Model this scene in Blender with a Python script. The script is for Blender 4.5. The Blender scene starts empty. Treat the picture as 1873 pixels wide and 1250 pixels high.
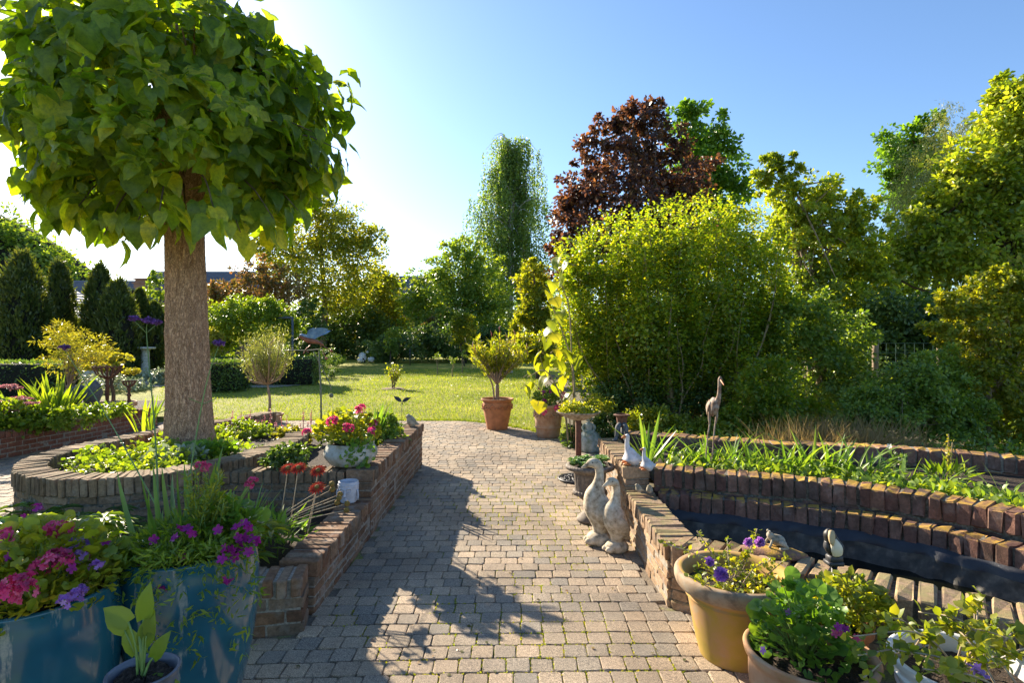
import bpy, math, random
import numpy as np
from math import radians as R, sin, cos, pi, sqrt
rng = np.random.default_rng(7)
random.seed(7)
C = bpy.context.scene.collection
S = bpy.context.scene
# ---------------------------------------------------------------- camera
F = 1040.0
cam = bpy.data.cameras.new('camera'); camo = bpy.data.objects.new('camera', cam); C.objects.link(camo)
cam.sensor_width = 36; cam.lens = 36*F/1873; cam.clip_start = .05; cam.clip_end = 2000
camo.location = (0, 0, 1.6); camo.rotation_euler = (R(90), 0, 0); cam.shift_y = -.0011
S.camera = camo
# ---------------------------------------------------------------- light
AZ, EL = -38.5, 24.8
w = bpy.data.worlds.new('World'); S.world = w; w.use_nodes = True
wn = w.node_tree.nodes; wl = w.node_tree.links
sky = wn.new('ShaderNodeTexSky'); sky.sky_type = 'NISHITA'; sky.sun_disc = False
sky.sun_elevation = R(EL); sky.sun_rotation = R(AZ); sky.altitude = 50; sky.air_density = 1.0; sky.dust_density = .5; sky.ozone_density = 4.5
bg = wn['Background']; wl.new(sky.outputs[0], bg.inputs[0]); bg.inputs[1].default_value = .083
sun = bpy.data.lights.new('sun', 'SUN'); sun.energy = 5.0; sun.angle = R(.53); sun.color = (1, .87, .68)
suno = bpy.data.objects.new('sun', sun); C.objects.link(suno)
suno.rotation_euler = (R(90-EL), 0, R(180-AZ)); suno.location = (-8, 8, 9)
S.view_settings.view_transform = 'Standard'; S.view_settings.look = 'None'
S.view_settings.exposure = 1.62; S.view_settings.gamma = 1
S.render.engine = 'CYCLES'
S.cycles.max_bounces = 8; S.cycles.transparent_max_bounces = 8; S.cycles.diffuse_bounces = 4
# ---------------------------------------------------------------- helpers
def P(px, py, Y): return np.array([(px-936.5)/F*Y, Y, 1.6-(py-623)/F*Y])
def G(px, py, z=0.):
    Y = (1.6-z)*F/(py-623); return np.array([(px-936.5)/F*Y, Y, z])
def U(a, b, n=None): return rng.uniform(a, b, n)
def unit(v):
    v = np.asarray(v, float); return v/np.maximum(np.linalg.norm(v, axis=-1, keepdims=True), 1e-9)
def catmull(pts, m):
    p = np.asarray(pts, float); n = len(p)
    p2 = np.vstack([2*p[0]-p[1], p, 2*p[-1]-p[-2]]); t = np.linspace(0, n-1, m)
    i = np.minimum(t.astype(int), n-2); u = (t-i)[:, None]
    a, b, c, d = p2[i], p2[i+1], p2[i+2], p2[i+3]
    return .5*((2*b)+(-a+c)*u+(2*a-5*b+4*c-d)*u**2+(-a+3*b-3*c+d)*u**3)
WL = {}
class MB:
    def __init__(s): s.v = []; s.f = []; s.n = 0
    def add(s, v, fs, mi=0):
        v = np.asarray(v, float).reshape(-1, 3)
        for f in fs:
            f = np.asarray(f, dtype=np.int64)
            if f.ndim == 1: f = f[None]
            s.f.append((f+s.n, mi))
        s.v.append(v); s.n += len(v)
    def tube(s, pts, rad, seg=8, mi=0, m=None, ry=None, cap=True, jag=0.):
        pts = np.asarray(pts, float); rad = np.broadcast_to(np.asarray(rad, float), (len(pts),)).copy()
        ry = rad.copy() if ry is None else np.broadcast_to(np.asarray(ry, float), (len(pts),)).copy()
        if m:
            q = catmull(np.c_[pts, rad, ry], m); pts = q[:, :3]; rad = np.maximum(q[:, 3], 1e-4); ry = np.maximum(q[:, 4], 1e-4)
        n = len(pts); t = unit(np.gradient(pts, axis=0))
        up = np.array([0, 1, 0.]) if abs(t[0][1]) < .8 else np.array([1., 0, 0])
        a0 = unit(np.cross(t[0], up)); A = [a0]
        for k in range(1, n):
            a = A[-1]-t[k]*np.dot(A[-1], t[k]); A.append(unit(a))
        A = np.array(A); B = np.cross(t, A); th = np.arange(seg)*2*pi/seg
        rr = 1+jag*rng.standard_normal((n, seg)) if jag else np.ones((n, seg))
        v = pts[:, None]+(A[:, None]*np.cos(th)[None, :, None]*rad[:, None, None]+B[:, None]*np.sin(th)[None, :, None]*ry[:, None, None])*rr[..., None]
        i = np.arange(n-1)[:, None]*seg; j = np.arange(seg)[None]; j2 = (j+1) % seg
        q = np.stack([i+j, i+j2, i+seg+j2, i+seg+j], -1).reshape(-1, 4)
        fs = [q]
        if cap: fs += [np.arange(seg)[::-1], np.arange(seg)+(n-1)*seg]
        s.add(v.reshape(-1, 3), fs, mi)
    def lathe(s, prof, c=(0, 0, 0), seg=40, mi=0, mod=None):
        prof = np.asarray(prof, float); n = len(prof); th = np.arange(seg)*2*pi/seg
        r = prof[:, 0][:, None]*np.ones(seg)
        if mod is not None: r = r*mod(th[None, :], prof[:, 1][:, None])
        v = np.stack([r*np.cos(th), r*np.sin(th), prof[:, 1][:, None]*np.ones(seg)], -1)+np.array(c)
        i = np.arange(n-1)[:, None]*seg; j = np.arange(seg)[None]; j2 = (j+1) % seg
        s.add(v.reshape(-1, 3), [np.stack([i+j, i+j2, i+seg+j2, i+seg+j], -1).reshape(-1, 4)], mi)
    def ball(s, c, r, seg=14, rings=9, mi=0, noise=0., rz=0.):
        r = np.broadcast_to(np.asarray(r, float), (3,)); ph = np.linspace(0, pi, rings+1)[1:-1]; th = np.arange(seg)*2*pi/seg
        v = np.stack([np.sin(ph)[:, None]*np.cos(th), np.sin(ph)[:, None]*np.sin(th), np.cos(ph)[:, None]*np.ones(seg)], -1).reshape(-1, 3)
        v = np.vstack([v, [0, 0, 1], [0, 0, -1]])
        if noise: v = v*(1+noise*rng.standard_normal((len(v), 1)))
        v = v*r
        if rz: v = v@np.array([[cos(rz), sin(rz), 0], [-sin(rz), cos(rz), 0], [0, 0, 1]])
        n = rings-1; i = np.arange(n-1)[:, None]*seg; j = np.arange(seg)[None]; j2 = (j+1) % seg
        q = np.stack([i+j, i+seg+j, i+seg+j2, i+j2], -1).reshape(-1, 4); jj = np.arange(seg); k2 = (jj+1) % seg; L = (n-1)*seg
        t1 = np.stack([np.full(seg, n*seg), jj, k2], -1); t2 = np.stack([np.full(seg, n*seg+1), L+k2, L+jj], -1)
        s.add(v+np.asarray(c), [q, t1, t2], mi)
    def box(s, c, size, rz=0., mi=0, b=.0, jit=0., tilt=None):
        sx, sy, sz = np.asarray(size, float)/2
        if b <= 0:
            v = np.array([[x, y, z] for x in (-sx, sx) for y in (-sy, sy) for z in (-sz, sz)])
            fs = [np.array([[0, 1, 3, 2], [4, 6, 7, 5], [0, 4, 5, 1], [2, 3, 7, 6], [0, 2, 6, 4], [1, 5, 7, 3]])]
        else:
            v = BOXV*np.array([sx, sy, sz])+BOXB*b; fs = BOXF
        if jit: v = v+rng.normal(0, jit, v.shape)
        if tilt is not None:
            ax, ay = tilt; v = v@np.array([[1, 0, 0], [0, cos(ax), sin(ax)], [0, -sin(ax), cos(ax)]])@np.array([[cos(ay), 0, -sin(ay)], [0, 1, 0], [sin(ay), 0, cos(ay)]])
        v = v@np.array([[cos(rz), sin(rz), 0], [-sin(rz), cos(rz), 0], [0, 0, 1]])
        s.add(v+np.asarray(c, float), fs, mi)
    def leaves(s, T, p, d, nrm, sc, mi=0, curl=0.):
        """T=(verts,faces) x=width y=length z=normal; one leaf per row of p"""
        tv, tf = T; p = np.asarray(p, float).reshape(-1, 3); n = len(p)
        d = unit(np.broadcast_to(d, (n, 3))); nrm = np.broadcast_to(nrm, (n, 3)); x = unit(np.cross(d, nrm)+1e-6); z = np.cross(x, d)
        sc = np.broadcast_to(np.asarray(sc, float).reshape(-1, 1) if np.ndim(sc) < 2 else sc, (n, 1) if np.ndim(sc) < 2 else (n, 3))
        if sc.shape[1] == 1: sc = np.repeat(sc, 3, 1)
        v = p[:, None]+(x[:, None]*(tv[None, :, 0:1]*sc[:, None, 0:1])+d[:, None]*(tv[None, :, 1:2]*sc[:, None, 1:2])+z[:, None]*(tv[None, :, 2:3]*sc[:, None, 2:3]))
        k = len(tv); off = (np.arange(n)*k)[:, None, None]
        s.add(v.reshape(-1, 3), [(f[None]+off).reshape(-1, f.shape[-1]) for f in tf], mi)
    def build(s, name, mats, parent=None, smooth=True, **kw):
        me = bpy.data.meshes.new(name); v = np.vstack(s.v)
        off = np.zeros(3)
        if parent is not None: off = WL[parent.name]
        me.vertices.add(len(v)); me.vertices.foreach_set('co', (v-off).astype(np.float32).ravel())
        lo = np.concatenate([f.ravel() for f, _ in s.f]); ct = np.concatenate([np.full(len(f), f.shape[1]) for f, _ in s.f])
        mi = np.concatenate([np.full(len(f), m) for f, m in s.f]); st = np.concatenate([[0], np.cumsum(ct)[:-1]])
        me.loops.add(len(lo)); me.loops.foreach_set('vertex_index', lo.astype(np.int32))
        me.polygons.add(len(ct)); me.polygons.foreach_set('loop_start', st.astype(np.int32)); me.polygons.foreach_set('loop_total', ct.astype(np.int32))
        me.polygons.foreach_set('material_index', mi.astype(np.int32)); me.polygons.foreach_set('use_smooth', np.full(len(ct), smooth))
        me.update(calc_edges=True); me.validate()
        for m in (mats if isinstance(mats, (list, tuple)) else [mats]): me.materials.append(m)
        o = bpy.data.objects.new(name, me); C.objects.link(o)
        if parent is not None: o.parent = parent; WL[o.name] = off
        else: WL[o.name] = np.zeros(3)
        for k, x in kw.items(): o[k] = x
        return o
def _bx():
    v = []; b = []; idx = {}
    for cx in (-1, 1):
        for cy in (-1, 1):
            for cz in (-1, 1):
                for a in range(3):
                    idx[(cx, cy, cz, a)] = len(v); v.append((cx, cy, cz)); o = [-cx, -cy, -cz]; o[a] = 0; b.append(o)
    q = []; t = []
    for a in range(3):
        u, w_ = [(1, 2), (2, 0), (0, 1)][a]
        for sgn in (-1, 1):
            r = []
            for (su, sw) in ((-1, -1), (1, -1), (1, 1), (-1, 1)):
                k = [0, 0, 0]; k[a] = sgn; k[u] = su; k[w_] = sw; r.append(idx[(*k, a)])
            q.append(r if sgn > 0 else r[::-1])
        for su in (-1, 1):
            for sw in (-1, 1):
                r = []
                for (sa, f) in ((-1, u), (1, u), (1, w_), (-1, w_)):
                    k = [0, 0, 0]; k[a] = sa; k[u] = su; k[w_] = sw; r.append(idx[(*k, f)])
                q.append(r if su*sw < 0 else r[::-1])
    for cx in (-1, 1):
        for cy in (-1, 1):
            for cz in (-1, 1):
                r = [idx[(cx, cy, cz, a)] for a in range(3)]; t.append(r if cx*cy*cz > 0 else r[::-1])
    return np.array(v, float), np.array(b, float), [np.array(q), np.array(t)]
BOXV, BOXB, BOXF = _bx()
def tag(o, label=None, cat=None, group=None, kind=None):
    if label: o['label'] = label
    if cat: o['category'] = cat
    if group: o['group'] = group
    if kind: o['kind'] = kind
    return o
def thing(name, label, cat, loc=(0, 0, 0), group=None):
    o = bpy.data.objects.new(name, None); C.objects.link(o); o.location = tuple(float(x) for x in loc); o.empty_display_size = .1
    WL[o.name] = np.array(loc, float); return tag(o, label, cat, group)
def copy_thing(o, loc, rz=0., sc=1., label=None):
    c = o.copy(); C.objects.link(c); c.location = tuple(float(x) for x in loc); c.rotation_euler = (0, 0, rz); c.scale = (sc,)*3 if np.ndim(sc) == 0 else tuple(sc)
    WL[c.name] = np.array(loc, float)
    if label: c['label'] = label
    for ch in list(o.children):
        d = ch.copy(); C.objects.link(d); d.parent = c
        for g in list(ch.children):
            e = g.copy(); C.objects.link(e); e.parent = d
    return c
# ---------------------------------------------------------------- materials
def nt(name):
    m = bpy.data.materials.new(name); m.use_nodes = True; t = m.node_tree; return m, t, t.nodes['Principled BSDF'], t.nodes['Material Output']
def ramp(t, cols, src=None, pos=None, interp='LINEAR'):
    r = t.nodes.new('ShaderNodeValToRGB'); e = r.color_ramp.elements; r.color_ramp.interpolation = interp
    pos = pos or [i/(len(cols)-1) for i in range(len(cols))]
    while len(e) < len(cols): e.new(.5)
    for i, c in enumerate(cols): e[i].position = pos[i]; e[i].color = (*c, 1) if len(c) == 3 else c
    if src is not None: t.links.new(src, r.inputs[0])
    return r
def noise(t, scale, detail=4, rough=.55, coord='Object', vec=None, stretch=None):
    n = t.nodes.new('ShaderNodeTexNoise'); n.inputs['Scale'].default_value = scale; n.inputs['Detail'].default_value = detail; n.inputs['Roughness'].default_value = rough
    if vec is None:
        tc = t.nodes.new('ShaderNodeTexCoord'); vec = tc.outputs[coord]
    if stretch:
        mp = t.nodes.new('ShaderNodeMapping'); mp.inputs['Scale'].default_value = stretch; t.links.new(vec, mp.inputs[0]); vec = mp.outputs[0]
    t.links.new(vec, n.inputs['Vector']); return n
def mix(t, a, b, fac, mode='MIX'):
    m = t.nodes.new('ShaderNodeMix'); m.data_type = 'RGBA'; m.blend_type = mode
    for s, x in ((m.inputs[0], fac), (m.inputs[6], a), (m.inputs[7], b)):
        if isinstance(x, bpy.types.NodeSocket): t.links.new(x, s)
        elif isinstance(x, (int, float)): s.default_value = x
        else: s.default_value = (*x, 1)
    return m.outputs[2]
def bump(t, src, bs, strength=.3, dist=.01):
    b = t.nodes.new('ShaderNodeBump'); b.inputs['Strength'].default_value = strength; b.inputs['Distance'].default_value = dist
    t.links.new(src, b.inputs['Height']); t.links.new(b.outputs[0], bs.inputs['Normal'])
def island(t):
    g = t.nodes.new('ShaderNodeNewGeometry'); return g.outputs['Random Per Island']
def leafmat(name, cols, trans=None, tf=.45, rough=.42, ns=1.2, yel=(.42, .42, .02), pos=None, spec=.5, mottle=0):
    """cols: dark->light; trans: multiplier colour of transmitted light"""
    m, t, bs, out = nt(name)
    cols = [tuple(min(x*1.45, .6) for x in q) if max(q) < .3 else q for q in cols]
    r = ramp(t, cols, island(t), pos)
    n = noise(t, ns, 3); nr = ramp(t, [(.68, .74, .62), (1.25, 1.2, 1.1)], n.outputs[0], [.35, .65])
    col = mix(t, r.outputs[0], nr.outputs[0], 1., 'MULTIPLY')
    if mottle:
        n2 = noise(t, mottle, 4, .7); col = mix(t, col, ramp(t, [(.62, .66, .6), (1, 1, 1), (1.35, 1.2, .8)], n2.outputs[0], [.36, .5, .66]).outputs[0], .8, 'MULTIPLY')
        bump(t, n2.outputs[0], bs, .25, .01)
    t.links.new(col, bs.inputs['Base Color']); bs.inputs['Roughness'].default_value = rough; bs.inputs['Specular IOR Level'].default_value = spec
    tr = t.nodes.new('ShaderNodeBsdfTranslucent'); tc = mix(t, col, trans or (2.1, 1.9, .5), 1., 'MULTIPLY'); t.links.new(tc, tr.inputs[0])
    ms = t.nodes.new('ShaderNodeMixShader'); ms.inputs[0].default_value = tf
    t.links.new(bs.outputs[0], ms.inputs[1]); t.links.new(tr.outputs[0], ms.inputs[2]); t.links.new(ms.outputs[0], out.inputs[0])
    return m
def plain(name, col, rough=.6, metal=0., var=.25, ns=30., bmp=.15, spec=.4, cols=None, stretch=None, coat=0., bd=.004):
    m, t, bs, out = nt(name); n = noise(t, ns, 6, .6, stretch=stretch)
    c = np.array(col); cols = cols or [tuple(c*(1-var)), tuple(np.minimum(c*(1+var), 1))]
    r = ramp(t, cols, n.outputs[0], [.3+.4*i/(len(cols)-1) for i in range(len(cols))]); t.links.new(r.outputs[0], bs.inputs['Base Color'])
    bs.inputs['Roughness'].default_value = rough; bs.inputs['Metallic'].default_value = metal; bs.inputs['Specular IOR Level'].default_value = spec; bs.inputs['Coat Weight'].default_value = coat
    if bmp: bump(t, n.outputs[0], bs, bmp, bd)
    return m
def brickmat(name, cols, lime=.35, moss=0., mossc=(.35, .22, .03), dark=.5):
    m, t, bs, out = nt(name)
    r = ramp(t, cols, island(t)); n1 = noise(t, 9, 6, .65); n2 = noise(t, 45, 6, .7); n3 = noise(t, 3.2, 5, .6); n4 = noise(t, 160, 3, .6)
    c = mix(t, r.outputs[0], ramp(t, [(.45, .42, .4), (1.35, 1.3, 1.25)], n2.outputs[0], [.3, .7]).outputs[0], .85, 'MULTIPLY')
    c = mix(t, c, (.42, .39, .34), ramp(t, [(0, 0, 0), (lime,)*3], n1.outputs[0], [.52, .7]).outputs[0])
    c = mix(t, c, (.03, .027, .02), ramp(t, [(dark,)*3, (0, 0, 0)], n3.outputs[0], [.34, .56]).outputs[0])
    if moss:
        g = t.nodes.new('ShaderNodeNewGeometry'); sx = t.nodes.new('ShaderNodeSeparateXYZ'); t.links.new(g.outputs['Normal'], sx.inputs[0])
        up = ramp(t, [(0, 0, 0), (1, 1, 1)], sx.outputs[2], [.3, .8]); mn = ramp(t, [(0, 0, 0), (moss,)*3], n1.outputs[0], [.44, .6])
        c = mix(t, c, mossc, mix(t, up.outputs[0], mn.outputs[0], 1., 'MULTIPLY'))
    t.links.new(c, bs.inputs['Base Color']); bs.inputs['Roughness'].default_value = .9; bs.inputs['Specular IOR Level'].default_value = .2
    a = t.nodes.new('ShaderNodeMath'); a.operation = 'ADD'; t.links.new(n2.outputs[0], a.inputs[0]); t.links.new(n4.outputs[0], a.inputs[1])
    bump(t, a.outputs[0], bs, .55, .006); return m
M = {}
M['brick_brown'] = brickmat('brick_brown', [(.17, .085, .05), (.25, .14, .08), (.30, .20, .13), (.20, .15, .11)], .45)
M['brick_ring'] = brickmat('brick_ring', [(.22, .145, .085), (.30, .20, .115), (.34, .24, .15), (.25, .17, .11)], .25, .25, (.12, .14, .04))
M['brick_tan'] = brickmat('brick_tan', [(.24, .15, .09), (.34, .23, .14), (.40, .29, .19), (.28, .20, .14)], .4, .5, (.20, .19, .04), dark=.35)
M['brick_pond'] = brickmat('brick_pond', [(.15, .075, .06), (.22, .12, .09), (.26, .15, .11), (.13, .09, .08)], .3, .95, (.45, .27, .04), dark=.7)
M['brick_red'] = brickmat('brick_red', [(.20, .08, .05), (.28, .12, .08), (.24, .11, .08)], .2, .2, dark=.2)
M['mortar'] = plain('mortar', (.27, .235, .19), .95, var=.5, ns=60, bmp=.6)
M['mortar_dark'] = plain('mortar_dark', (.07, .06, .045), .95, var=.6, ns=50, bmp=.6, cols=[(.04, .036, .025), (.13, .115, .085), (.26, .235, .19)])
M['soil'] = plain('soil', (.035, .024, .016), .95, var=.7, ns=90, bmp=1., bd=.02, cols=[(.012, .008, .006), (.045, .03, .02), (.10, .07, .045)])
def pavermat():
    m, t, bs, out = nt('paver'); r = ramp(t, [(.30, .245, .185), (.38, .30, .215), (.22, .20, .17), (.42, .33, .24), (.33, .27, .20), (.26, .235, .20)], island(t))
    n2 = noise(t, 260, 3, .7); n1 = noise(t, 1.1, 4); n3 = noise(t, 60, 5, .7)
    c = mix(t, r.outputs[0], ramp(t, [(.22, .22, .23), (1, 1, 1), (1.9, 1.85, 1.8)], n2.outputs[0], [.38, .5, .64]).outputs[0], .8, 'MULTIPLY')
    c = mix(t, c, ramp(t, [(.72, .7, .68), (1.25, 1.22, 1.16)], n1.outputs[0], [.35, .65]).outputs[0], 1., 'MULTIPLY')
    c = mix(t, c, ramp(t, [(.7, .7, .7), (1.25, 1.25, 1.25)], n3.outputs[0], [.3, .7]).outputs[0], 1., 'MULTIPLY')
    t.links.new(c, bs.inputs['Base Color']); bs.inputs['Roughness'].default_value = .85; bs.inputs['Specular IOR Level'].default_value = .3
    a = t.nodes.new('ShaderNodeMath'); a.operation = 'ADD'; t.links.new(n2.outputs[0], a.inputs[0]); t.links.new(n3.outputs[0], a.inputs[1])
    bump(t, a.outputs[0], bs, .7, .006); return m
M['paver'] = pavermat()
def jointmat():
    m, t, bs, out = nt('joint_sand'); n = noise(t, 1.6, 5, .65); n2 = noise(t, 120, 4)
    sand = ramp(t, [(.10, .08, .06), (.26, .21, .15)], n2.outputs[0], [.3, .7]); ms = ramp(t, [(.10, .14, .015), (.30, .36, .04)], n2.outputs[0], [.3, .7])
    c = mix(t, sand.outputs[0], ms.outputs[0], ramp(t, [(0, 0, 0), (.9, .9, .9)], n.outputs[0], [.50, .60]).outputs[0])
    t.links.new(c, bs.inputs['Base Color']); bs.inputs['Roughness'].default_value = 1; bump(t, n2.outputs[0], bs, .8, .01); return m
M['joint'] = jointmat()
def lawnmat():
    m, t, bs, out = nt('lawn'); n = noise(t, .35, 6, .65); n2 = noise(t, 14, 5, .7)
    c = ramp(t, [(.17, .19, .025), (.24, .26, .035), (.34, .31, .07)], n.outputs[0], [.36, .5, .66])
    c = mix(t, c.outputs[0], ramp(t, [(.6, .62, .5), (1.4, 1.35, 1.3)], n2.outputs[0], [.3, .7]).outputs[0], 1., 'MULTIPLY')
    t.links.new(c, bs.inputs['Base Color']); bs.inputs['Roughness'].default_value = .9; bs.inputs['Specular IOR Level'].default_value = .15; bump(t, n2.outputs[0], bs, 1., .05); return m
M['lawn'] = lawnmat()
M['grass'] = leafmat('grass', [(.10, .15, .02), (.15, .20, .03), (.24, .25, .06)], (1.7, 1.6, .5), .4, ns=.5)
def barkmat(name, a, b, sc=14., st=(1, 1, .18), bs_=.9, bd=.03):
    m, t, bs, out = nt(name); n = noise(t, sc, 8, .7, stretch=st); v = t.nodes.new('ShaderNodeTexVoronoi'); v.feature = 'DISTANCE_TO_EDGE'; v.inputs['Scale'].default_value = sc*1.6
    tc = t.nodes.new('ShaderNodeTexCoord'); mp = t.nodes.new('ShaderNodeMapping'); mp.inputs['Scale'].default_value = st
    va = t.nodes.new('ShaderNodeVectorMath'); va.operation = 'ADD'; sc_ = t.nodes.new('ShaderNodeVectorMath'); sc_.operation = 'SCALE'; sc_.inputs['Scale'].default_value = .12
    t.links.new(n.outputs['Color'], sc_.inputs[0]); t.links.new(tc.outputs['Object'], mp.inputs[0]); t.links.new(mp.outputs[0], va.inputs[0]); t.links.new(sc_.outputs[0], va.inputs[1]); t.links.new(va.outputs[0], v.inputs['Vector'])
    h = ramp(t, [(0, 0, 0), (1, 1, 1)], v.outputs['Distance'], [.0, .22]); hn = mix(t, h.outputs[0], n.outputs['Fac'], .5)
    c = ramp(t, [tuple(np.array(a)*.38), a, b, tuple(np.minimum(np.array(b)*1.25, 1))], hn, [.2, .42, .62, .8]); t.links.new(c.outputs[0], bs.inputs['Base Color'])
    bs.inputs['Roughness'].default_value = .92; bs.inputs['Specular IOR Level'].default_value = .15; bump(t, hn, bs, bs_, bd); return m
M['bark_big'] = barkmat('bark_catalpa', (.42, .235, .14), (.62, .38, .24), 30, (1, 1, .3), .7, .012)
M['bark'] = plain('bark', (.12, .085, .06), .95, var=.5, ns=20, bmp=.8, stretch=(1, 1, .3), bd=.02)
M['bark_pale'] = plain('bark_pale', (.26, .19, .13), .9, var=.4, ns=30, bmp=.5, stretch=(1, 1, .3))
M['bark_birch'] = plain('bark_birch', (.4, .38, .34), .8, cols=[(.08, .07, .06), (.4, .38, .34), (.55, .53, .5)], ns=6)
M['terracotta'] = plain('terracotta', (.42, .17, .075), .8, var=.28, ns=9, bmp=.2)
M['terracotta_pale'] = plain('terracotta_pale', (.42, .24, .14), .85, ns=8, cols=[(.30, .15, .08), (.44, .25, .14), (.50, .36, .25)], bmp=.25)
M['terracotta_moss'] = plain('terracotta_algae', (.3, .2, .05), .85, ns=5, cols=[(.30, .22, .03), (.38, .25, .045), (.40, .23, .09), (.32, .27, .18)], bmp=.3)
M['terracotta_old'] = plain('terracotta_old', (.3, .2, .05), .85, ns=7, cols=[(.22, .20, .05), (.38, .20, .10), (.44, .26, .15), (.36, .30, .18)], bmp=.3)
def glaze():
    m, t, bs, out = nt('teal_glaze'); n = noise(t, 5, 6, .65, stretch=(3.2, 3.2, .55)); n2 = noise(t, 2.5, 4); n3 = noise(t, 90, 4, .7)
    c = ramp(t, [(.008, .06, .09), (.014, .10, .14), (.03, .14, .16)], n2.outputs[0], [.3, .5, .7])
    c = mix(t, c.outputs[0], (.30, .30, .26), mix(t, ramp(t, [(0, 0, 0), (.85,)*3], n.outputs[0], [.575, .625]).outputs[0], ramp(t, [(.5,)*3, (1, 1, 1)], n3.outputs[0], [.4, .6]).outputs[0], 1., 'MULTIPLY'))
    t.links.new(c, bs.inputs['Base Color']); bs.inputs['Roughness'].default_value = .16; bs.inputs['Coat Weight'].default_value = .5; bs.inputs['Coat Roughness'].default_value = .08; bump(t, n2.outputs[0], bs, .12, .02); return m
M['glaze'] = glaze()
M['white_pot'] = plain('white_plastic', (.62, .62, .60), .45, var=.1, ns=6, bmp=0)
M['grey_pot'] = plain('grey_glaze', (.12, .13, .16), .3, var=.35, ns=12, bmp=.05)
M['concrete'] = plain('concrete', (.45, .44, .40), .9, ns=12, cols=[(.24, .22, .12), (.44, .43, .38), (.58, .57, .53)], bmp=.4)
M['stone_goose'] = plain('cast_stone', (.40, .36, .28), .9, ns=26, cols=[(.16, .12, .08), (.40, .33, .23), (.54, .46, .34), (.64, .57, .44)], bmp=.7, bd=.006)
M['stone_fig'] = plain('figure_stone', (.30, .27, .2), .9, ns=20, cols=[(.14, .12, .08), (.34, .30, .22), (.45, .41, .32)], bmp=.5)
M['statue'] = plain('statue_stone', (.30, .33, .28), .9, ns=14, cols=[(.14, .18, .10), (.32, .35, .30), (.50, .51, .47)], bmp=.4)
M['white_ceramic'] = plain('white_ceramic', (.55, .53, .52), .35, ns=18, cols=[(.36, .30, .28), (.55, .54, .55), (.62, .62, .64)], bmp=.05)
M['orange'] = plain('orange_glaze', (.50, .17, .05), .5, ns=14, bmp=.1)
M['iron'] = plain('cast_iron', (.13, .10, .08), .75, ns=25, cols=[(.07, .055, .05), (.15, .12, .095), (.24, .20, .16)], bmp=.4, metal=.1)
M['iron_dark'] = plain('dark_metal', (.05, .05, .055), .5, ns=25, bmp=.1, metal=.4)
M['rust'] = plain('rusty_metal', (.14, .06, .035), .85, ns=30, var=.4, bmp=.4)
M['green_metal'] = plain('weathered_pole', (.16, .16, .11), .7, ns=30, var=.3, bmp=.1)
M['blue_metal'] = plain('blue_patina', (.09, .14, .21), .6, ns=16, cols=[(.07, .13, .24), (.13, .24, .42), (.24, .36, .50)], bmp=.2)
M['copper'] = plain('copper_red', (.28, .10, .06), .5, ns=18, var=.35, bmp=.1, metal=.2)
M['white'] = plain('white_paint', (.72, .72, .70), .6, ns=8, var=.08, bmp=.1)
M['black'] = plain('black_paint', (.012, .012, .013), .5, ns=8, bmp=0)
M['liner'] = plain('pond_liner', (.02, .022, .028), .38, ns=5, var=.5, bmp=.4, bd=.03)
M['liner_stain'] = plain('pond_liner_stained', (.12, .11, .09), .7, ns=12, cols=[(.025, .025, .022), (.06, .055, .045), (.15, .13, .10)], bmp=.4)
def watermat():
    m, t, bs, out = nt('pond_water'); bs.inputs['Base Color'].default_value = (.004, .005, .003, 1); bs.inputs['Roughness'].default_value = .06; bs.inputs['Specular IOR Level'].default_value = .35
    n = noise(t, 14, 3); bump(t, n.outputs[0], bs, .02, .01); return m
M['water'] = watermat()
def stemmat(n, c): return leafmat(n, [c, tuple(np.array(c)*1.4)], (1.4, 1.3, .6), .15)
M['stem'] = stemmat('green_stem', (.12, .18, .05)); M['stem_dry'] = plain('dry_stem', (.36, .28, .18), .9, ns=20, bmp=.2); M['stem_olive'] = plain('woody_stem', (.26, .20, .11), .9, ns=20, bmp=.2)
L = {}
L['catalpa'] = leafmat('catalpa_leaf', [(.06, .11, .022), (.09, .15, .028), (.14, .20, .035), (.24, .26, .04)], (3.0, 2.6, .3), .58, .38, 1.1, pos=[0, .4, .8, 1], mottle=32)
L['bright'] = leafmat('bright_leaf', [(.07, .12, .015), (.11, .17, .02), (.17, .21, .03)], (2.3, 2.1, .4), .45)
L['privet'] = leafmat('privet_leaf', [(.06, .11, .018), (.10, .155, .024), (.17, .21, .03), (.30, .28, .035)], (2.9, 2.5, .35), .52, .34, .9, pos=[0, .4, .8, 1])
L['olivegreen'] = leafmat('olive_green_leaf', [(.08, .125, .022), (.14, .19, .03), (.22, .25, .045), (.33, .30, .05)], (2.4, 2.2, .4), .48, .36, .5, pos=[0, .4, .85, 1])
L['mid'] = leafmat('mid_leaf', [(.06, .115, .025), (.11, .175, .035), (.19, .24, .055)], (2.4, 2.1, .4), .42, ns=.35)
L['yellowgreen'] = leafmat('yellow_green_leaf', [(.08, .12, .015), (.14, .17, .022), (.24, .23, .035)], (2.4, 2.1, .4), .5, ns=.5)
L['olive'] = leafmat('olive_leaf', [(.10, .125, .04), (.15, .17, .055), (.23, .23, .09)], (1.7, 1.6, .6), .4, ns=.6)
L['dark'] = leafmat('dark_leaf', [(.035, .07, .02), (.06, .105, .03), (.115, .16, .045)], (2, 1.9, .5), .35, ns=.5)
L['yew'] = leafmat('yew_leaf', [(.025, .045, .014), (.045, .07, .02), (.08, .095, .025)], (2.4, 2.0, .4), .35, ns=1.5)
L['purple'] = leafmat('purple_leaf', [(.035, .022, .028), (.055, .034, .038), (.085, .05, .04), (.16, .09, .035)], (2.6, 1.7, .8), .42, .4, .4, pos=[0, .5, .85, 1])
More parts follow.
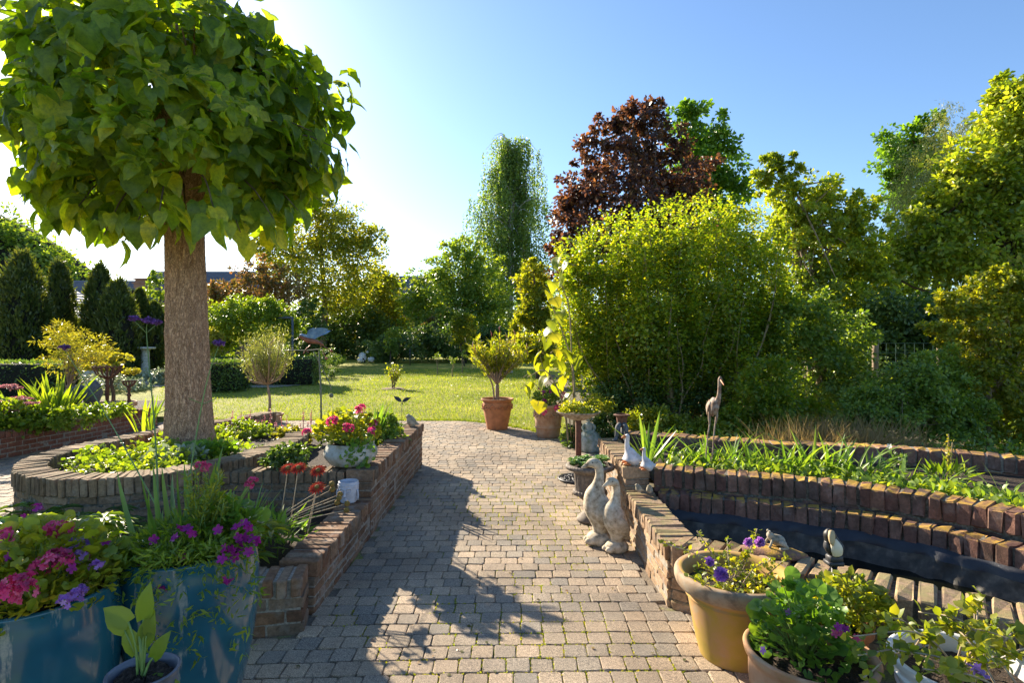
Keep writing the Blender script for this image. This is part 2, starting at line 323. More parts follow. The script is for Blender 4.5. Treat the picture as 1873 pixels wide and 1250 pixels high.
L['maple'] = leafmat('fresh_green_leaf', [(.05, .11, .02), (.08, .15, .025), (.12, .19, .03)], (2., 2., .4), .45, ns=.3)
L['birch'] = leafmat('birch_leaf', [(.06, .11, .03), (.10, .16, .04), (.16, .21, .06)], (1.9, 1.8, .6), .45, ns=.4)
L['red'] = leafmat('reddish_leaf', [(.05, .06, .02), (.09, .09, .03), (.17, .10, .055), (.11, .12, .03)], (2.2, 1.5, .7), .42, ns=.5)
L['gold'] = leafmat('golden_leaf', [(.17, .19, .03), (.26, .27, .04), (.34, .29, .05)], (1.7, 1.5, .4), .45, ns=2)
L['geranium'] = leafmat('geranium_leaf', [(.07, .14, .025), (.10, .19, .03), (.16, .24, .04)], (1.9, 1.8, .4), .42, ns=6)
L['limeger'] = leafmat('lime_geranium_leaf', [(.14, .19, .02), (.22, .26, .025), (.36, .33, .03)], (1.7, 1.5, .4), .45, ns=6)
L['strap'] = leafmat('iris_blade', [(.07, .13, .035), (.10, .18, .04), (.18, .24, .05)], (2., 1.9, .4), .42, .4, 5)
L['silver'] = leafmat('silver_leaf', [(.16, .20, .15), (.24, .28, .21), (.32, .35, .26)], (1.2, 1.2, .8), .25, ns=4)
L['sedum'] = leafmat('succulent_leaf', [(.12, .24, .12), (.18, .32, .14), (.30, .38, .10)], (1.4, 1.4, .6), .25, ns=9)
L['dry'] = leafmat('dry_grass_leaf', [(.20, .15, .07), (.30, .23, .12)], (1.3, 1.2, .8), .35)
L['roof_ivy'] = L['dark']
def petal(name, cols, tf=.4): return leafmat(name, cols, (1.3, 1., 1.1), tf, .5, 20)
L['pink'] = petal('pink_petal', [(.55, .03, .16), (.70, .07, .24), (.80, .22, .40)])
L['purplefl'] = petal('magenta_purple_petal', [(.12, .005, .12), (.24, .012, .20), (.42, .02, .26)])
L['lilac'] = petal('lilac_petal', [(.30, .13, .55), (.42, .20, .62), (.55, .33, .70)])
L['orangefl'] = petal('orange_red_petal', [(.45, .03, .02), (.62, .07, .03), (.75, .2, .05)])
L['violet'] = petal('violet_petal', [(.08, .03, .16), (.16, .07, .28)])
L['dusty'] = petal('dusty_pink_petal', [(.28, .12, .14), (.42, .22, .24)])
L['whitefl'] = petal('white_petal', [(.75, .75, .75), (.8, .8, .8)])
L['cone'] = plain('seed_cone', (.20, .13, .04), .9, ns=200, cols=[(.08, .05, .01), (.34, .22, .05)], bmp=.8)
# ---------------------------------------------------------------- leaf templates
def A(x): return np.array(x, float)
T_Q = (A([[0, 0, 0], [.32, .42, .07], [0, 1, -.05], [-.32, .42, .07]]), [np.array([[0, 1, 2], [0, 2, 3]])])
T_OV = (A([[0, 0, 0], [.27, .28, .06], [.30, .6, .05], [0, 1, -.12], [-.30, .6, .05], [-.27, .28, .06], [0, .45, 0]]), [np.array([[0, 1, 6], [1, 2, 6], [2, 3, 6], [3, 4, 6], [4, 5, 6], [5, 0, 6]])])
T_LANCE = (A([[0, 0, 0], [.10, .4, .02], [0, 1, -.08], [-.10, .4, .02]]), [np.array([[0, 1, 2], [0, 2, 3]])])
def heart(n=5, w=.5, droop=.35, fold=.12):
    # rows across leaf: left edge, mid, right edge
    ys = [0, .04, .22, .45, .7, .88, 1.0]; ws = [0, .30, .5, .47, .30, .13, 0]; yo = [0, -.14, -.04, .03, .03, .0, 0]
    v = []; f = []
    for i, (y, x, o) in enumerate(zip(ys, ws, yo)):
        zc = -droop*y*y; x *= w/.5
        v += [(-x, y+o, zc+fold*x*1.2-.25*x*x+.02*sin(i*2.3)), (-x*.5, y+o*.5, zc+fold*x), (0, y, zc), (x*.5, y+o*.5, zc+fold*x), (x, y+o, zc+fold*x*1.2-.25*x*x+.025*cos(i*2.9))]
    q = []
    for i in range(len(ys)-1):
        for k in range(4): q.append([i*5+k, i*5+k+1, i*5+k+6, i*5+k+5])
    return A(v), [np.array(q)]
T_H = heart(); T_HB = heart(w=.42, droop=.6, fold=.3)
def crumple(T, k): v = T[0]+rng.normal(0, k, T[0].shape)*[.7, .5, 1.5]; v[:, 2] += .07*np.sin(v[:, 0]*9+rng.random()*6)*np.cos(v[:, 1]*7); return v, T[1]
T_HV = [crumple(heart(w=random.uniform(.38, .55), droop=random.uniform(.1, .8), fold=random.uniform(-.05, .4)), .018) for _ in range(9)]
def scallop(n=14, lob=7, cup=.18, depth=.10, notch=True):
    v = [(0, .5, -.0)]; th0 = -pi/2+.25
    for i in range(n+1):
        a = th0+(2*pi-.5)*i/n; r = .5*(1-depth*abs(cos(lob*(a-th0)/2)))
        v.append((r*cos(a), .5+r*sin(a), cup*r*2*(.6+.4*sin(a*5))))
    return A(v), [np.array([[0, i+1, i+2] for i in range(n)])]
T_G = scallop()
def blade(n=6, w=.035, droop=.25, tip=1.):
    v = []; q = []
    for i in range(n+1):
        t = i/n; ww = w*(min(1, .55+t*1.5))*(1-t**3*tip)+.0005; z = -droop*t**2.2; y = t-.12*droop*t*t
        v += [(-ww, y, z+ww*.5), (0, y, z), (ww, y, z+ww*.5)]
    for i in range(n):
        q += [[i*3, i*3+1, i*3+4, i*3+3], [i*3+1, i*3+2, i*3+5, i*3+4]]
    return A(v), [np.array(q)]
T_B = blade(); T_BD = blade(droop=.6); T_BW = blade(w=.05, droop=.15)
def rosette_petals(n=5, r0=.08, wid=.5, cup=.2, ruf=.08, seg=3):
    v = [(0, 0, 0)]; f = []; m = n*4
    for i in range(m):
        a = 2*pi*i/m; ph = (i % 4)/4; r = 1-.22*(ph < .01); v.append((.5*r*.5*cos(a), .5*r*.5*sin(a), cup*.25))
    for i in range(m):
        a = 2*pi*i/m; r = 1-.42*(i % 4 == 0)+.04*(i % 4 == 2); v.append((.5*r*cos(a), .5*r*sin(a), cup*(.5+ruf*((i*7) % 3-1)*3)))
    t = [[0, 1+i, 1+(i+1) % m] for i in range(m)]; q = [[1+i, 1+m+i, 1+m+(i+1) % m, 1+(i+1) % m] for i in range(m)]
    return A(v), [np.array(t), np.array(q)]
T_FL = rosette_petals()
# ================================================================ SETTING
def sheet(name, pts, z, mat, **kw):
    mb = MB(); n = len(pts); mb.add([(x, y, z) for x, y in pts], [np.arange(n)]); return tag(mb.build(name, mat, smooth=False), kind='structure', **kw)
sheet('lawn', [(-900, -300), (900, -300), (900, 1200), (-900, 1200)], -.03, M['lawn'])
def edge(x): return 11.35-.42*max(0, x+1.4)**2 if x < 1.4 else 8.05
ex = np.linspace(-6.9, 1.4, 24)
sheet('patio', [(-6.9, -3), (4, -3), (4, 3.2), (1.4, 3.2)]+[(x, edge(x)) for x in ex[::-1]], -.010, M['joint'])
# pavers ---------------------------------------------------------
def inpoly(x, y, poly):
    x = np.asarray(x); y = np.asarray(y); c = np.zeros(x.shape, bool); n = len(poly)
    for i in range(n):
        x1, y1 = poly[i]; x2, y2 = poly[i-1]
        c ^= ((y1 > y) != (y2 > y)) & (x < (x2-x1)*(y-y1)/((y2-y1) or 1e-9)+x1)
    return c
TEAR = catmull([(-2.6, 6.75), (-2.2, 6.1), (-2.16, 5.4), (-2.3, 4.75), (-2.62, 4.28), (-3.15, 4.08), (-3.72, 4.28), (-4.08, 4.72), (-4.2, 5.25), (-4.12, 5.9), (-3.95, 6.5), (-3.68, 7.2), (-3.5, 8.0)], 60)
PL1 = [(-1.15, 3.1), (-1.15, 7.33), (-2.4, 7.33), (-4.2, 4.4), (-3.4, 2.75), (-2.2, 2.85)]
POND = [(.93, 6.1), (.93, 3.4), (1.6, 2.93), (2.4, 2.3), (6, .5), (7, 8), (3, 8), (1.2, 6.1)]
PX = []; s_ = .12
yy = 1.2; row = 0
while yy < 11.4:
    xx = -6.85+(row % 2)*.06+U(-.01, .01)
    while xx < 1.6:
        yb = yy+.05*sin(xx*.9+yy*.3)
        wv = s_*random.choice([.98, .98, 1, .97, .99, 1.02, .96, 1.3 if random.random() < .15 else 1]) if yy > 1 else s_
        PX.append((xx+wv/2, yb, wv, s_)); xx += wv
    yy += s_*U(.98, 1.02); row += 1
PX = np.array(PX)
k = PX[:, 1] < np.array([edge(x) for x in PX[:, 0]])-.03
k &= ~inpoly(PX[:, 0], PX[:, 1], PL1) & ~inpoly(PX[:, 0], PX[:, 1], [tuple(p) for p in TEAR]) & ~inpoly(PX[:, 0], PX[:, 1], POND)
k &= ~((PX[:, 0] < -3) & (PX[:, 1] < 3.0)) & ~((PX[:, 0] > 1.5) & (PX[:, 1] < 2.2))
PX = PX[k]
def patch_pavers():
    n = len(PX); a = pi/8+np.arange(8)*pi/4
    hx = PX[:, 2]/2-.0025; hy = PX[:, 3]/2-.0025
    rc = .006; base = []
    for (sx, sy) in ((1, 1), (-1, 1), (-1, -1), (1, -1)):
        o = [(0, -1), (-1, 0)] if sx*sy > 0 else [(-1, 0), (0, -1)]
        for (ox, oy) in o: base.append((sx, sy, ox*sx, oy*sy))
    base = np.array(base, float)
    rot = rng.normal(0, .012, n); zt = rng.normal(0, .0016, n); tx = rng.normal(0, .005, n); ty = rng.normal(0, .005, n)
    V = []
    for inset, z in ((.0045, 0.), (.0012, -.002), (0, -.009), (0, -.04)):
        rr = rc*(1+rng.uniform(-.3, 1.2, (n, 8)))
        x = base[:, 0]*(hx[:, None]-inset)+base[:, 2]*rr; y = base[:, 1]*(hy[:, None]-inset)+base[:, 3]*rr
        x = x+rng.normal(0, .002, x.shape); y = y+rng.normal(0, .002, y.shape)
        zz = z+zt[:, None]+tx[:, None]*x+ty[:, None]*y
        V.append(np.stack([PX[:, 0:1]+x*np.cos(rot)[:, None]-y*np.sin(rot)[:, None], PX[:, 1:2]+x*np.sin(rot)[:, None]+y*np.cos(rot)[:, None], zz], -1))
    V = np.stack(V, 1).reshape(n, 32, 3); off = (np.arange(n)*32)[:, None, None]
    q = [[r*8+k, (r+1)*8+k, (r+1)*8+(k+1) % 8, r*8+(k+1) % 8] for r in range(3) for k in range(8)]
    mb = MB(); mb.add(V.reshape(-1, 3), [(np.arange(8)[None, None]+off).reshape(-1, 8), (np.array(q)[None]+off).reshape(-1, 4)])
    return mb.build('patio_pavers', M['paver'], smooth=False, kind='structure')
patch_pavers()
# ---------------------------------------------------------------- brick walls
def arc(pts):
    p = np.asarray(pts, float)[:, :2]; s = np.r_[0, np.cumsum(np.linalg.norm(np.diff(p, axis=0), axis=1))]; return p, s
def at(p, s, t):
    i = min(max(np.searchsorted(s, t)-1, 0), len(p)-2); u = (t-s[i])/(s[i+1]-s[i]); q = p[i]+(p[i+1]-p[i])*u; d = (p[i+1]-p[i])/(s[i+1]-s[i]); return q, d
def brick_wall(name, label, pts, z0, z1, thk=.21, side=1, mat='brick_brown', cop=.10, sp=.066, bw=.057, rough=.004, mort='mortar', blen=.2, over=.012, group=None, ctilt=0., mdz=.010):
    """pts = line of the visible face; body lies to the left (side=1) or right (-1) of it"""
    p, s = arc(pts); Lg = s[-1]
    root = thing(name, label, 'wall', (p[0][0], p[0][1], z0), group)
    cp = MB(); bd = MB(); mo = MB(); n = max(1, int(round(Lg/sp)))
    for i in range(n):
        q, d = at(p, s, (i+.5)*Lg/n); nr = np.array([-d[1], d[0]])*side; c = q+nr*(thk/2-over/2+U(-.003, .005)); a = math.atan2(d[1], d[0])+U(-.03, .03)
        cp.box((c[0], c[1], z1-cop/2+U(-.004, .004)), (bw*U(.9, 1.08), thk+over+U(-.01, .01), cop), a, b=.006+U(0, .004), jit=rough*.5, tilt=(U(-.02, .02), U(-.03, .03)+ctilt))
    H = z1-cop-z0; nc = max(1, int(round(H/.063))); ch = H/nc
    for r in range(nc):
        nb = max(1, int(round(Lg/blen))); o = .5 if r % 2 else 0
        for i in range(nb+(1 if o else 0)):
            a0 = max(0, (i-o)/nb*Lg); a1 = min(Lg, (i+1-o)/nb*Lg)
            if a1-a0 < .02: continue
            q, d = at(p, s, (a0+a1)/2); nr = np.array([-d[1], d[0]])*side
            t_ = thk-.012; c = q+nr*(t_/2+.006+U(-.003, .003))
            bd.box((c[0], c[1], z0+ch*(r+.5)), (a1-a0-.011, t_, ch-.011), math.atan2(d[1], d[0])+U(-.012, .012), b=.004+U(0, .004), jit=rough*.5)
    m = max(2, int(Lg/.12)+1)
    for i in range(m):
        q, d = at(p, s, .02+(i+.5)*(Lg-.04)/m); nr = np.array([-d[1], d[0]])*side; c = q+nr*(thk/2)
        mo.box((c[0], c[1], (z0+z1-mdz)/2), ((Lg-.04)/m+.004, thk-.020, z1-mdz-z0), math.atan2(d[1], d[0]), jit=.001)
    cp.build('coping', M[mat], root, smooth=False); bd.build('brickwork', M[mat], root, smooth=False); mo.build('mortar', M[mort], root, smooth=False)
    return root
brick_wall('brick_wall', 'low front section of brown brick wall beside the path, zinnias leaning over it', [(-1.15, 3.32), (-1.15, 4.66)], -.02, .31, side=1, mat='brick_brown')
brick_wall('brick_wall', 'long raised brown brick wall running along the left edge of the paved path', [(-1.15, 4.66), (-1.15, 7.33)], -.02, .53, side=1, mat='brick_brown')
brick_wall('brick_wall', 'short dark brick end wall behind the two tall teal pots', [(-3.4, 2.62), (-2.5, 2.78), (-1.8, 2.98), (-1.138, 3.105)], -.02, .30, side=1, mat='brick_brown', thk=.21, sp=.075)
brick_wall('brick_wall', 'cross wall under the grey concrete bowl, between path wall and tree ring', [(-2.36, 4.63), (-1.372, 4.662)], -.02, .525, side=1, mat='brick_ring', mort='mortar_dark')
brick_wall('brick_wall', 'far end wall of the left planter, facing the lawn', [(-1.372, 7.12), (-2.5, 7.12)], -.02, .52, side=-1, mat='brick_ring', mort='mortar_dark')
brick_wall('tree_ring_wall', 'curved brick ring wall around the big tree trunk', TEAR, -.02, .60, side=-1, mat='brick_ring', sp=.056, bw=.049, mort='mortar_dark', cop=.13, rough=.006)
brick_wall('brick_wall', 'straight red brick wall of the far left flower bed with iris', [(-7.05, 6.6), (-6.92, 7.74), (-6.72, 8.9), (-6.6, 10.6)], -.02, .36, side=1, mat='brick_red', sp=.09, bw=.075)
brick_wall('brick_wall', 'lower sunlit section of the tan brick wall right of the path, beside the stone ducks', [(.93, 4.66), (.93, 3.42)], -.02, .376, side=1, mat='brick_tan', rough=.007)
brick_wall('brick_wall', 'raised section of the tan brick wall behind the iron urn', [(.93, 6.1), (.93, 4.68)], -.02, .556, side=1, mat='brick_tan', rough=.007)
brick_wall('brick_wall', 'front pond wall of spaced mossy bricks behind the terracotta pots', [(.945, 3.40), (1.485, 3.03), (2.216, 2.46), (3.2, 1.66)], -.02, .376, side=1, thk=.25, mat='brick_tan', sp=.092, bw=.074, rough=.007, mort='mortar_dark', cop=.13, mdz=.024)
PA = catmull([(1.145, 4.62), (1.86, 4.36), (2.43, 4.08), (2.84, 3.71), (3.10, 3.30), (3.25, 2.8)], 30)
PB = catmull([(1.145, 4.47), (1.80, 4.21), (2.32, 3.96), (2.70, 3.62), (2.93, 3.22), (3.06, 2.75)], 30)
brick_wall('brick_wall', 'upper curved pond wall with moss between its upright bricks', PA, .05, .556, side=1, thk=.2, mat='brick_pond', sp=.080, bw=.071, cop=.14, rough=.010, mort='mortar_dark')
brick_wall('brick_wall', 'lower curved pond wall directly above the black liner', PB, .05, .40, side=1, thk=.13, mat='brick_pond', sp=.080, bw=.071, cop=.13, rough=.010, mort='mortar_dark')
PC = catmull([(1.15, 6.1), (1.8, 5.78), (2.44, 5.47), (3.1, 5.32), (3.7, 5.12), (4.3, 4.72), (4.9, 4.2), (5.3, 3.6)], 40)
brick_wall('brick_wall', 'mossy back wall behind the iris bed, below the wild shrubs', PC, .1, .61, side=1, thk=.22, mat='brick_pond', sp=.10, bw=.085, cop=.13, rough=.009, mort='mortar')
# soil, bed levels, pond
sheet('soil', [(-1.36, 3.3), (-1.36, 4.66), (-2.3, 4.63), (-2.45, 4.42), (-2.6, 4.3), (-3.3, 4.1), (-4.1, 4.6), (-4.4, 3.6), (-3.3, 2.83), (-2.5, 2.98)], .20, M['soil'])
sheet('soil', [(-1.36, 4.83), (-1.36, 7.13), (-2.6, 7.13), (-2.3, 6.1), (-2.3, 5.4), (-2.3, 4.7)], .44, M['soil'])
def inset_tear(d=.15):
    c = np.array([-3.2, 5.6]); return [tuple(c+(p[:2]-c)*(1-d/np.linalg.norm(p[:2]-c))) for p in TEAR]
sheet('soil', inset_tear(.12), .49, M['soil'])
sheet('soil', [(-40, 6.5), (-7.15, 6.6), (-7.0, 7.8), (-6.8, 10.6), (-7.4, 12.6), (-12, 13), (-40, 13)], .26, M['soil'])
sheet('soil', [tuple(p) for p in PA]+[(3.6, 2.2), (7, 2.2), (7, 4)]+[tuple(p) for p in PC[::-1]], .46, M['soil'])
sheet('soil', [(1.15, 6.2)]+[(p[0]+.02, p[1]+.18) for p in PC[1:]]+[(9, 1.5), (30, 3), (30, 26), (1.2, 26), (1.05, 10.5), (1.55, 8.4), (1.15, 7.4)], .02, plain('dry_soil', (.12, .09, .05), .95, var=.5, ns=30, bmp=.8, cols=[(.05, .04, .025), (.13, .10, .06), (.10, .12, .04)]))
sheet('water', [(.95, 3.5), (3.6, 1.4), (3.4, 3), (3, 4.2), (1.2, 4.7)], .11, M['water'])
mb = MB(); pl, sl = arc(PB); NN = 140
zz = [.285, .262, .22, .19, .15, .08]
V = []
for i in range(NN):
    q, d = at(pl, sl, sl[-1]*i/(NN-1)); nr = np.array([d[1], -d[0]])
    for k_, z in enumerate(zz):
        off = [.012, .035, .045, .05, .07, .10][k_]+.012*sin(i*.55+k_*.9+2*sin(i*.13))*k_/3+.02*max(0, sin(i*.21+k_*.35))**6*(k_ > 1)
        V.append((*(q+nr*off), z+.006*sin(i*.3)))
q = [[i*6+k_, i*6+k_+1, i*6+k_+7, i*6+k_+6] for i in range(NN-1) for k_ in range(5)]; q = np.array(q)
mb.add(V, [q[np.arange(len(q)) % 5 < 2]], 0); mb.add(V, [q[np.arange(len(q)) % 5 >= 2]], 1)
tag(mb.build('pond_liner', [M['liner'], M['liner_stain']]), 'wrinkled black rubber pond liner hanging below the lower curved pond wall', 'liner')
# ---------------------------------------------------------------- grass
def grass():
    mb = MB(); n = 60000; y = 8+U(0, 1, n)**1.7*24; x = (U(-1, 1, n))*y*.62; x = np.where(x > 1.6, U(-6, 1.2, n), x)
    e = np.array([edge(a) for a in x]); k = (y > e-.01-.05*rng.random(n)) & ~((x < -6.7) & (y < 13)) & (x > -16)
    x = x[k]; y = y[k]; p = np.c_[x, y, np.full(len(x), -.03)]; d = np.c_[rng.normal(0, .35, (len(x), 2)), np.ones(len(x))]
    sc = np.c_[.05*np.ones(len(x))*(y/9), U(.035, .065, len(x)), np.ones(len(x))*.05]
    mb.leaves(T_LANCE, p, d, rng.normal(0, 1, (len(x), 3)), sc)
    x = U(-6.6, 1.5, 6000); e = np.array([edge(a) for a in x]); p = np.c_[x, e+U(-.03, .12, 6000), np.full(6000, -.02)]
    mb.leaves(T_LANCE, p, np.c_[rng.normal(0, .5, (6000, 2)), np.ones(6000)], rng.normal(0, 1, (6000, 3)), np.c_[np.full(6000, .06), U(.03, .08, 6000), np.full(6000, .05)])
    tag(mb.build('grass', M['grass']), 'short sunlit green grass blades of the lawn', 'grass', kind='stuff')
grass()
# ================================================================ TREES
def clumpy(mb, blobs, nleaf, size, T=T_Q, shell=(.55, 1.03), crad=.3, mi=0, droop=.25, aniso=1., inner=.12, per=45, upn=.5, minz=None, rough=.0):
    """blobs: list of (centre, radii); leaves gathered in clumps through the outer volume"""
    w_ = np.array([np.prod(b[1])**(2/3) for b in blobs]); w_ /= w_.sum(); cs = []
    for (c, r), ww in zip(blobs, w_):
        c = np.asarray(c, float); r = np.asarray(r, float); nl = int(nleaf*ww); nc = max(4, nl//per)
        d = unit(rng.standard_normal((nc, 3))); rad = U(shell[0], shell[1], nc)*(1+rough*rng.standard_normal(nc)); inn = rng.random(nc) < inner; rad[inn] *= .6
        cc = c+d*r*rad[:, None]; rm = np.mean(r); cr = crad*rm*U(.5, 1.4, nc)
        idx = rng.integers(0, nc, nl); o = unit(rng.standard_normal((nl, 3)))*(rng.random(nl)**.5)[:, None]
        o[:, 2] *= .75; p = cc[idx]+o*cr[idx][:, None]*np.array([1, 1, aniso])
        ok = np.ones(nl, bool) if minz is None else p[:, 2] > minz
        out = unit((p-c)/r)
        dr = unit(o*1.+out*.5+rng.normal(0, .45, (nl, 3))-np.array([0, 0, droop])); nm = out*.6+np.array([0, 0, upn])+rng.normal(0, .5, (nl, 3))
        sz = size*U(.65, 1.25, nl)
        mb.leaves(T, p[ok], dr[ok], nm[ok], sz[ok], mi); cs.append(cc[~inn])
    return np.vstack(cs)
def limbs(mb, base, top, tr, targets, n=14, r0=.35, seg=6, sag=.15):
    base = np.asarray(base, float); top = np.asarray(top, float)
    t = targets[rng.choice(len(targets), min(n, len(targets)), replace=False)]
    for q in t:
        f = U(.35, .98); s0 = base+(top-base)*f; m = (s0*.5+q*.5)+np.array([0, 0, -sag*np.linalg.norm(q-s0)*U(-.3, 1)])+rng.normal(0, .05*np.linalg.norm(q-s0), 3)
        mb.tube([s0, m, q], [tr*r0*(1.1-f*.5), tr*r0*.5, tr*r0*.12], seg, m=7)
TREES = []
def px_blobs(Y, bl, dep=.8):
    r = []
    for b in bl:
        px, py, rx, rz = b[:4]; dy = b[4] if len(b) > 4 else 0; k_ = (Y+dy)/F
        r.append((P(px, py, Y+dy), (rx*k_, rx*k_*dep, rz*k_)))
    return r
def tree(name, label, cat, Y, bx, blobs, mat, size, n, tr=.15, top=None, group=None, T=T_Q, crad=.3, bark='bark', droop=.25, nl=16, dep=.8, inner=.12, shell=(.55, 1.03), trunk=True, per=45, zb=0., rough=.05, upn=.5, aniso=1., minz=.02):
    bl = px_blobs(Y, blobs, dep); base = np.array([(bx-936.5)/F*Y, Y, zb]); root = thing(name, label, cat, base, group)
    mb = MB(); cs = clumpy(mb, bl, n, size, T, shell, crad, 0, droop, inner=inner, per=per, minz=minz, rough=rough, upn=upn, aniso=aniso)
    mb.build('crown' if trunk else 'foliage', L[mat], root)
    if trunk:
        cz = max(bl, key=lambda b: b[0][2]); tp = np.array(cz[0]) if top is None else P(*top, Y); tb = MB()
        tb.tube([base-[0, 0, .1], base+(tp-base)*.35+rng.normal(0, tr*.8, 3)*[1, 1, 0], base+(tp-base)*.7+rng.normal(0, tr, 3)*[1, 1, 0], tp], [tr*1.25, tr, tr*.7, tr*.2], 8, m=14, jag=.05)
        limbs(tb, base+(tp-base)*.1, tp, tr, cs, nl); tb.build('trunk', M[bark], root)
    return root
GT = 'garden trees on the skyline'
tree('robinia_tree', 'airy light green tree with many thin stems, tallest left of centre', 'tree', 46, 590, [(560, 430, 60, 60), (620, 420, 55, 55), (520, 470, 60, 55), (650, 470, 60, 60), (600, 520, 90, 60), (680, 440, 32, 32), (480, 440, 40, 40), (590, 385, 40, 28)], 'yellowgreen', .25, 24000, .22, group=GT, crad=.3, nl=26, shell=(.4, 1.05), per=30)
tree('smoke_bush', 'reddish tinged rounded tree behind the leafy arbour', 'tree', 38, 470, [(470, 540, 60, 50), (430, 560, 50, 50), (520, 545, 50, 55), (480, 500, 35, 28), (405, 535, 28, 24)], 'red', .2, 11000, .12, group=GT, crad=.25)
tree('round_evergreen', 'smooth dark domed evergreen right of the arbour', 'tree', 34, 568, [(568, 600, 30, 55), (560, 640, 30, 30)], 'dark', .14, 9000, .1, crad=.12, shell=(.8, 1.0), nl=6)
tree('hazel_tree', 'yellow green bushy tree in front of the small central roof', 'tree', 52, 690, [(690, 560, 50, 60), (650, 580, 50, 60), (720, 580, 35, 50), (700, 520, 30, 30)], 'yellowgreen', .24, 20000, .15, group=GT, crad=.25)
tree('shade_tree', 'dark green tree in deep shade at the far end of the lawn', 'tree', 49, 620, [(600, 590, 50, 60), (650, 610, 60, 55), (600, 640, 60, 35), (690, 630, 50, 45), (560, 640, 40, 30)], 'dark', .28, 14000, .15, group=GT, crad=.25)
tree('apple_tree', 'broad mid green tree left of the weeping birch', 'tree', 48, 850, [(840, 500, 60, 60), (880, 520, 60, 60), (790, 520, 45, 45), (830, 560, 90, 60), (760, 570, 40, 60), (850, 455, 38, 30), (900, 590, 50, 50), (830, 610, 90, 45)], 'mid', .28, 26000, .2, group=GT, crad=.24)
tree('small_pear_tree', 'yellow green small tree beside the big privet bush, right of the potted oleander', 'tree', 24, 985, [(975, 520, 34, 40), (985, 570, 36, 45), (960, 610, 25, 35), (1000, 600, 30, 50), (975, 490, 20, 16)], 'yellowgreen', .15, 9000, .1, group=GT, crad=.25)
tree('purple_maple', 'large dark purple leaved maple above the privet bush', 'tree', 25, 1150, [(1150, 400, 130, 130), (1080, 320, 55, 75), (1180, 250, 75, 62), (1240, 320, 65, 70), (1050, 430, 55, 75), (1110, 240, 38, 42), (1160, 215, 40, 32), (1200, 440, 110, 80), (1040, 480, 40, 60)], 'purple', .19, 30000, .25, group=GT, crad=.2, nl=30, T=T_OV)
tree('sweetgum_tree', 'fresh green tree rising behind the purple maple', 'tree', 32, 1285, [(1280, 230, 52, 48), (1300, 300, 60, 60), (1320, 360, 55, 60), (1250, 215, 30, 26), (1260, 330, 60, 80), (1280, 420, 80, 60)], 'maple', .24, 15000, .2, group=GT, crad=.26, T=T_OV)
tree('crab_apple_tree', 'loose olive green tree with open branches right of the privet bush', 'tree', 12.5, 1480, [(1420, 330, 50, 48), (1500, 380, 80, 55), (1570, 400, 45, 42), (1440, 420, 60, 60), (1530, 460, 80, 60), (1480, 540, 90, 80), (1590, 500, 50, 60), (1400, 310, 30, 26)], 'olivegreen', .085, 34000, .11, top=(1450, 330), group=GT, crad=.17, nl=40, shell=(.35, 1.1), T=T_OV, bark='bark_pale', per=60)
tree('sycamore_tree', 'huge sunlit green tree filling the upper right corner', 'tree', 15.5, 1830, [(1860, 240, 85, 90), (1790, 330, 90, 80), (1900, 330, 120, 150), (1730, 400, 70, 60), (1700, 450, 70, 55), (1800, 450, 130, 90), (1850, 180, 45, 42), (1650, 490, 50, 40), (1930, 200, 80, 60)], 'olivegreen', .14, 44000, .25, top=(1850, 250), group=GT, crad=.22, nl=40, T=T_OV)
tree('lime_tree', 'distant round green tree at the left edge of the right hand trees', 'tree', 31, 1665, [(1650, 280, 50, 46), (1690, 250, 45, 42), (1640, 330, 28, 26), (1700, 340, 70, 80)], 'maple', .24, 9000, .2, group=GT, crad=.28, T=T_OV)
tree('birch_mass', 'olive willow like tree between the round green tree and the sycamore', 'tree', 24, 1720, [(1740, 240, 40, 52), (1700, 300, 60, 70), (1660, 380, 50, 70), (1720, 380, 80, 90), (1680, 450, 70, 70), (1650, 500, 60, 60)], 'olive', .13, 26000, .16, group=GT, crad=.2, droop=1.2, T=T_LANCE, aniso=1.8)
# distant belt closing the garden
for i, (bx, Y, bl, mt, n_, lb) in enumerate([
    (1060, 40, [(1060, 600, 70, 60), (1140, 590, 70, 60)], 'dark', 6000, 'dark tree glimpsed behind the sapling at the edge of the privet bush'),
    (520, 60, [(520, 600, 70, 50), (430, 605, 50, 40)], 'mid', 6000, 'mid green tree behind the reddish tree and arbour'),
    (290, 58, [(285, 540, 22, 26), (300, 590, 40, 34), (290, 510, 14, 16)], 'mid', 4000, 'small distant tree left of the big trunk beside the chimney house'),
    (40, 40, [(40, 620, 60, 40), (-30, 600, 60, 60)], 'mid', 5000, 'green tree behind the leftmost yew'),
    (950, 62, [(940, 600, 60, 60), (880, 610, 60, 50)], 'dark', 6000, 'dark evergreen below the weeping birch')]):
    tree('distant_tree', lb, 'tree', Y, bx, bl, mt, .3, n_, .15, group='distant trees closing the garden', crad=.25, nl=6)
for i, (bx, Y, bl, mt, n_, lb) in enumerate([
    (2150, 14, [(2100, 560, 110, 120), (2250, 600, 140, 120), (2120, 700, 120, 80)], 'mid', 9000, 'green tree continuing the shrub border beyond the right edge'),
    (1250, 20, [(1150, 640, 90, 60), (1250, 620, 90, 70), (1340, 640, 80, 60)], 'dark', 9000, 'dark hedge plants seen through the stems of the privet bush'),
    (1500, 19, [(1430, 630, 90, 80), (1540, 600, 90, 100), (1600, 520, 70, 90), (1560, 480, 50, 50), (1640, 600, 90, 80)], 'olivegreen', 16000, 'green tree closing the view behind the crab apple'),
    (1780, 20, [(1700, 600, 90, 90), (1800, 620, 110, 90), (1920, 600, 120, 100)], 'mid', 11000, 'green tree closing the view behind the fence at the right')]):
    tree('hedgerow_tree', lb, 'tree', Y, bx, bl, mt, .15, n_, .08, group='distant trees closing the garden', crad=.28, nl=8, T=T_OV)
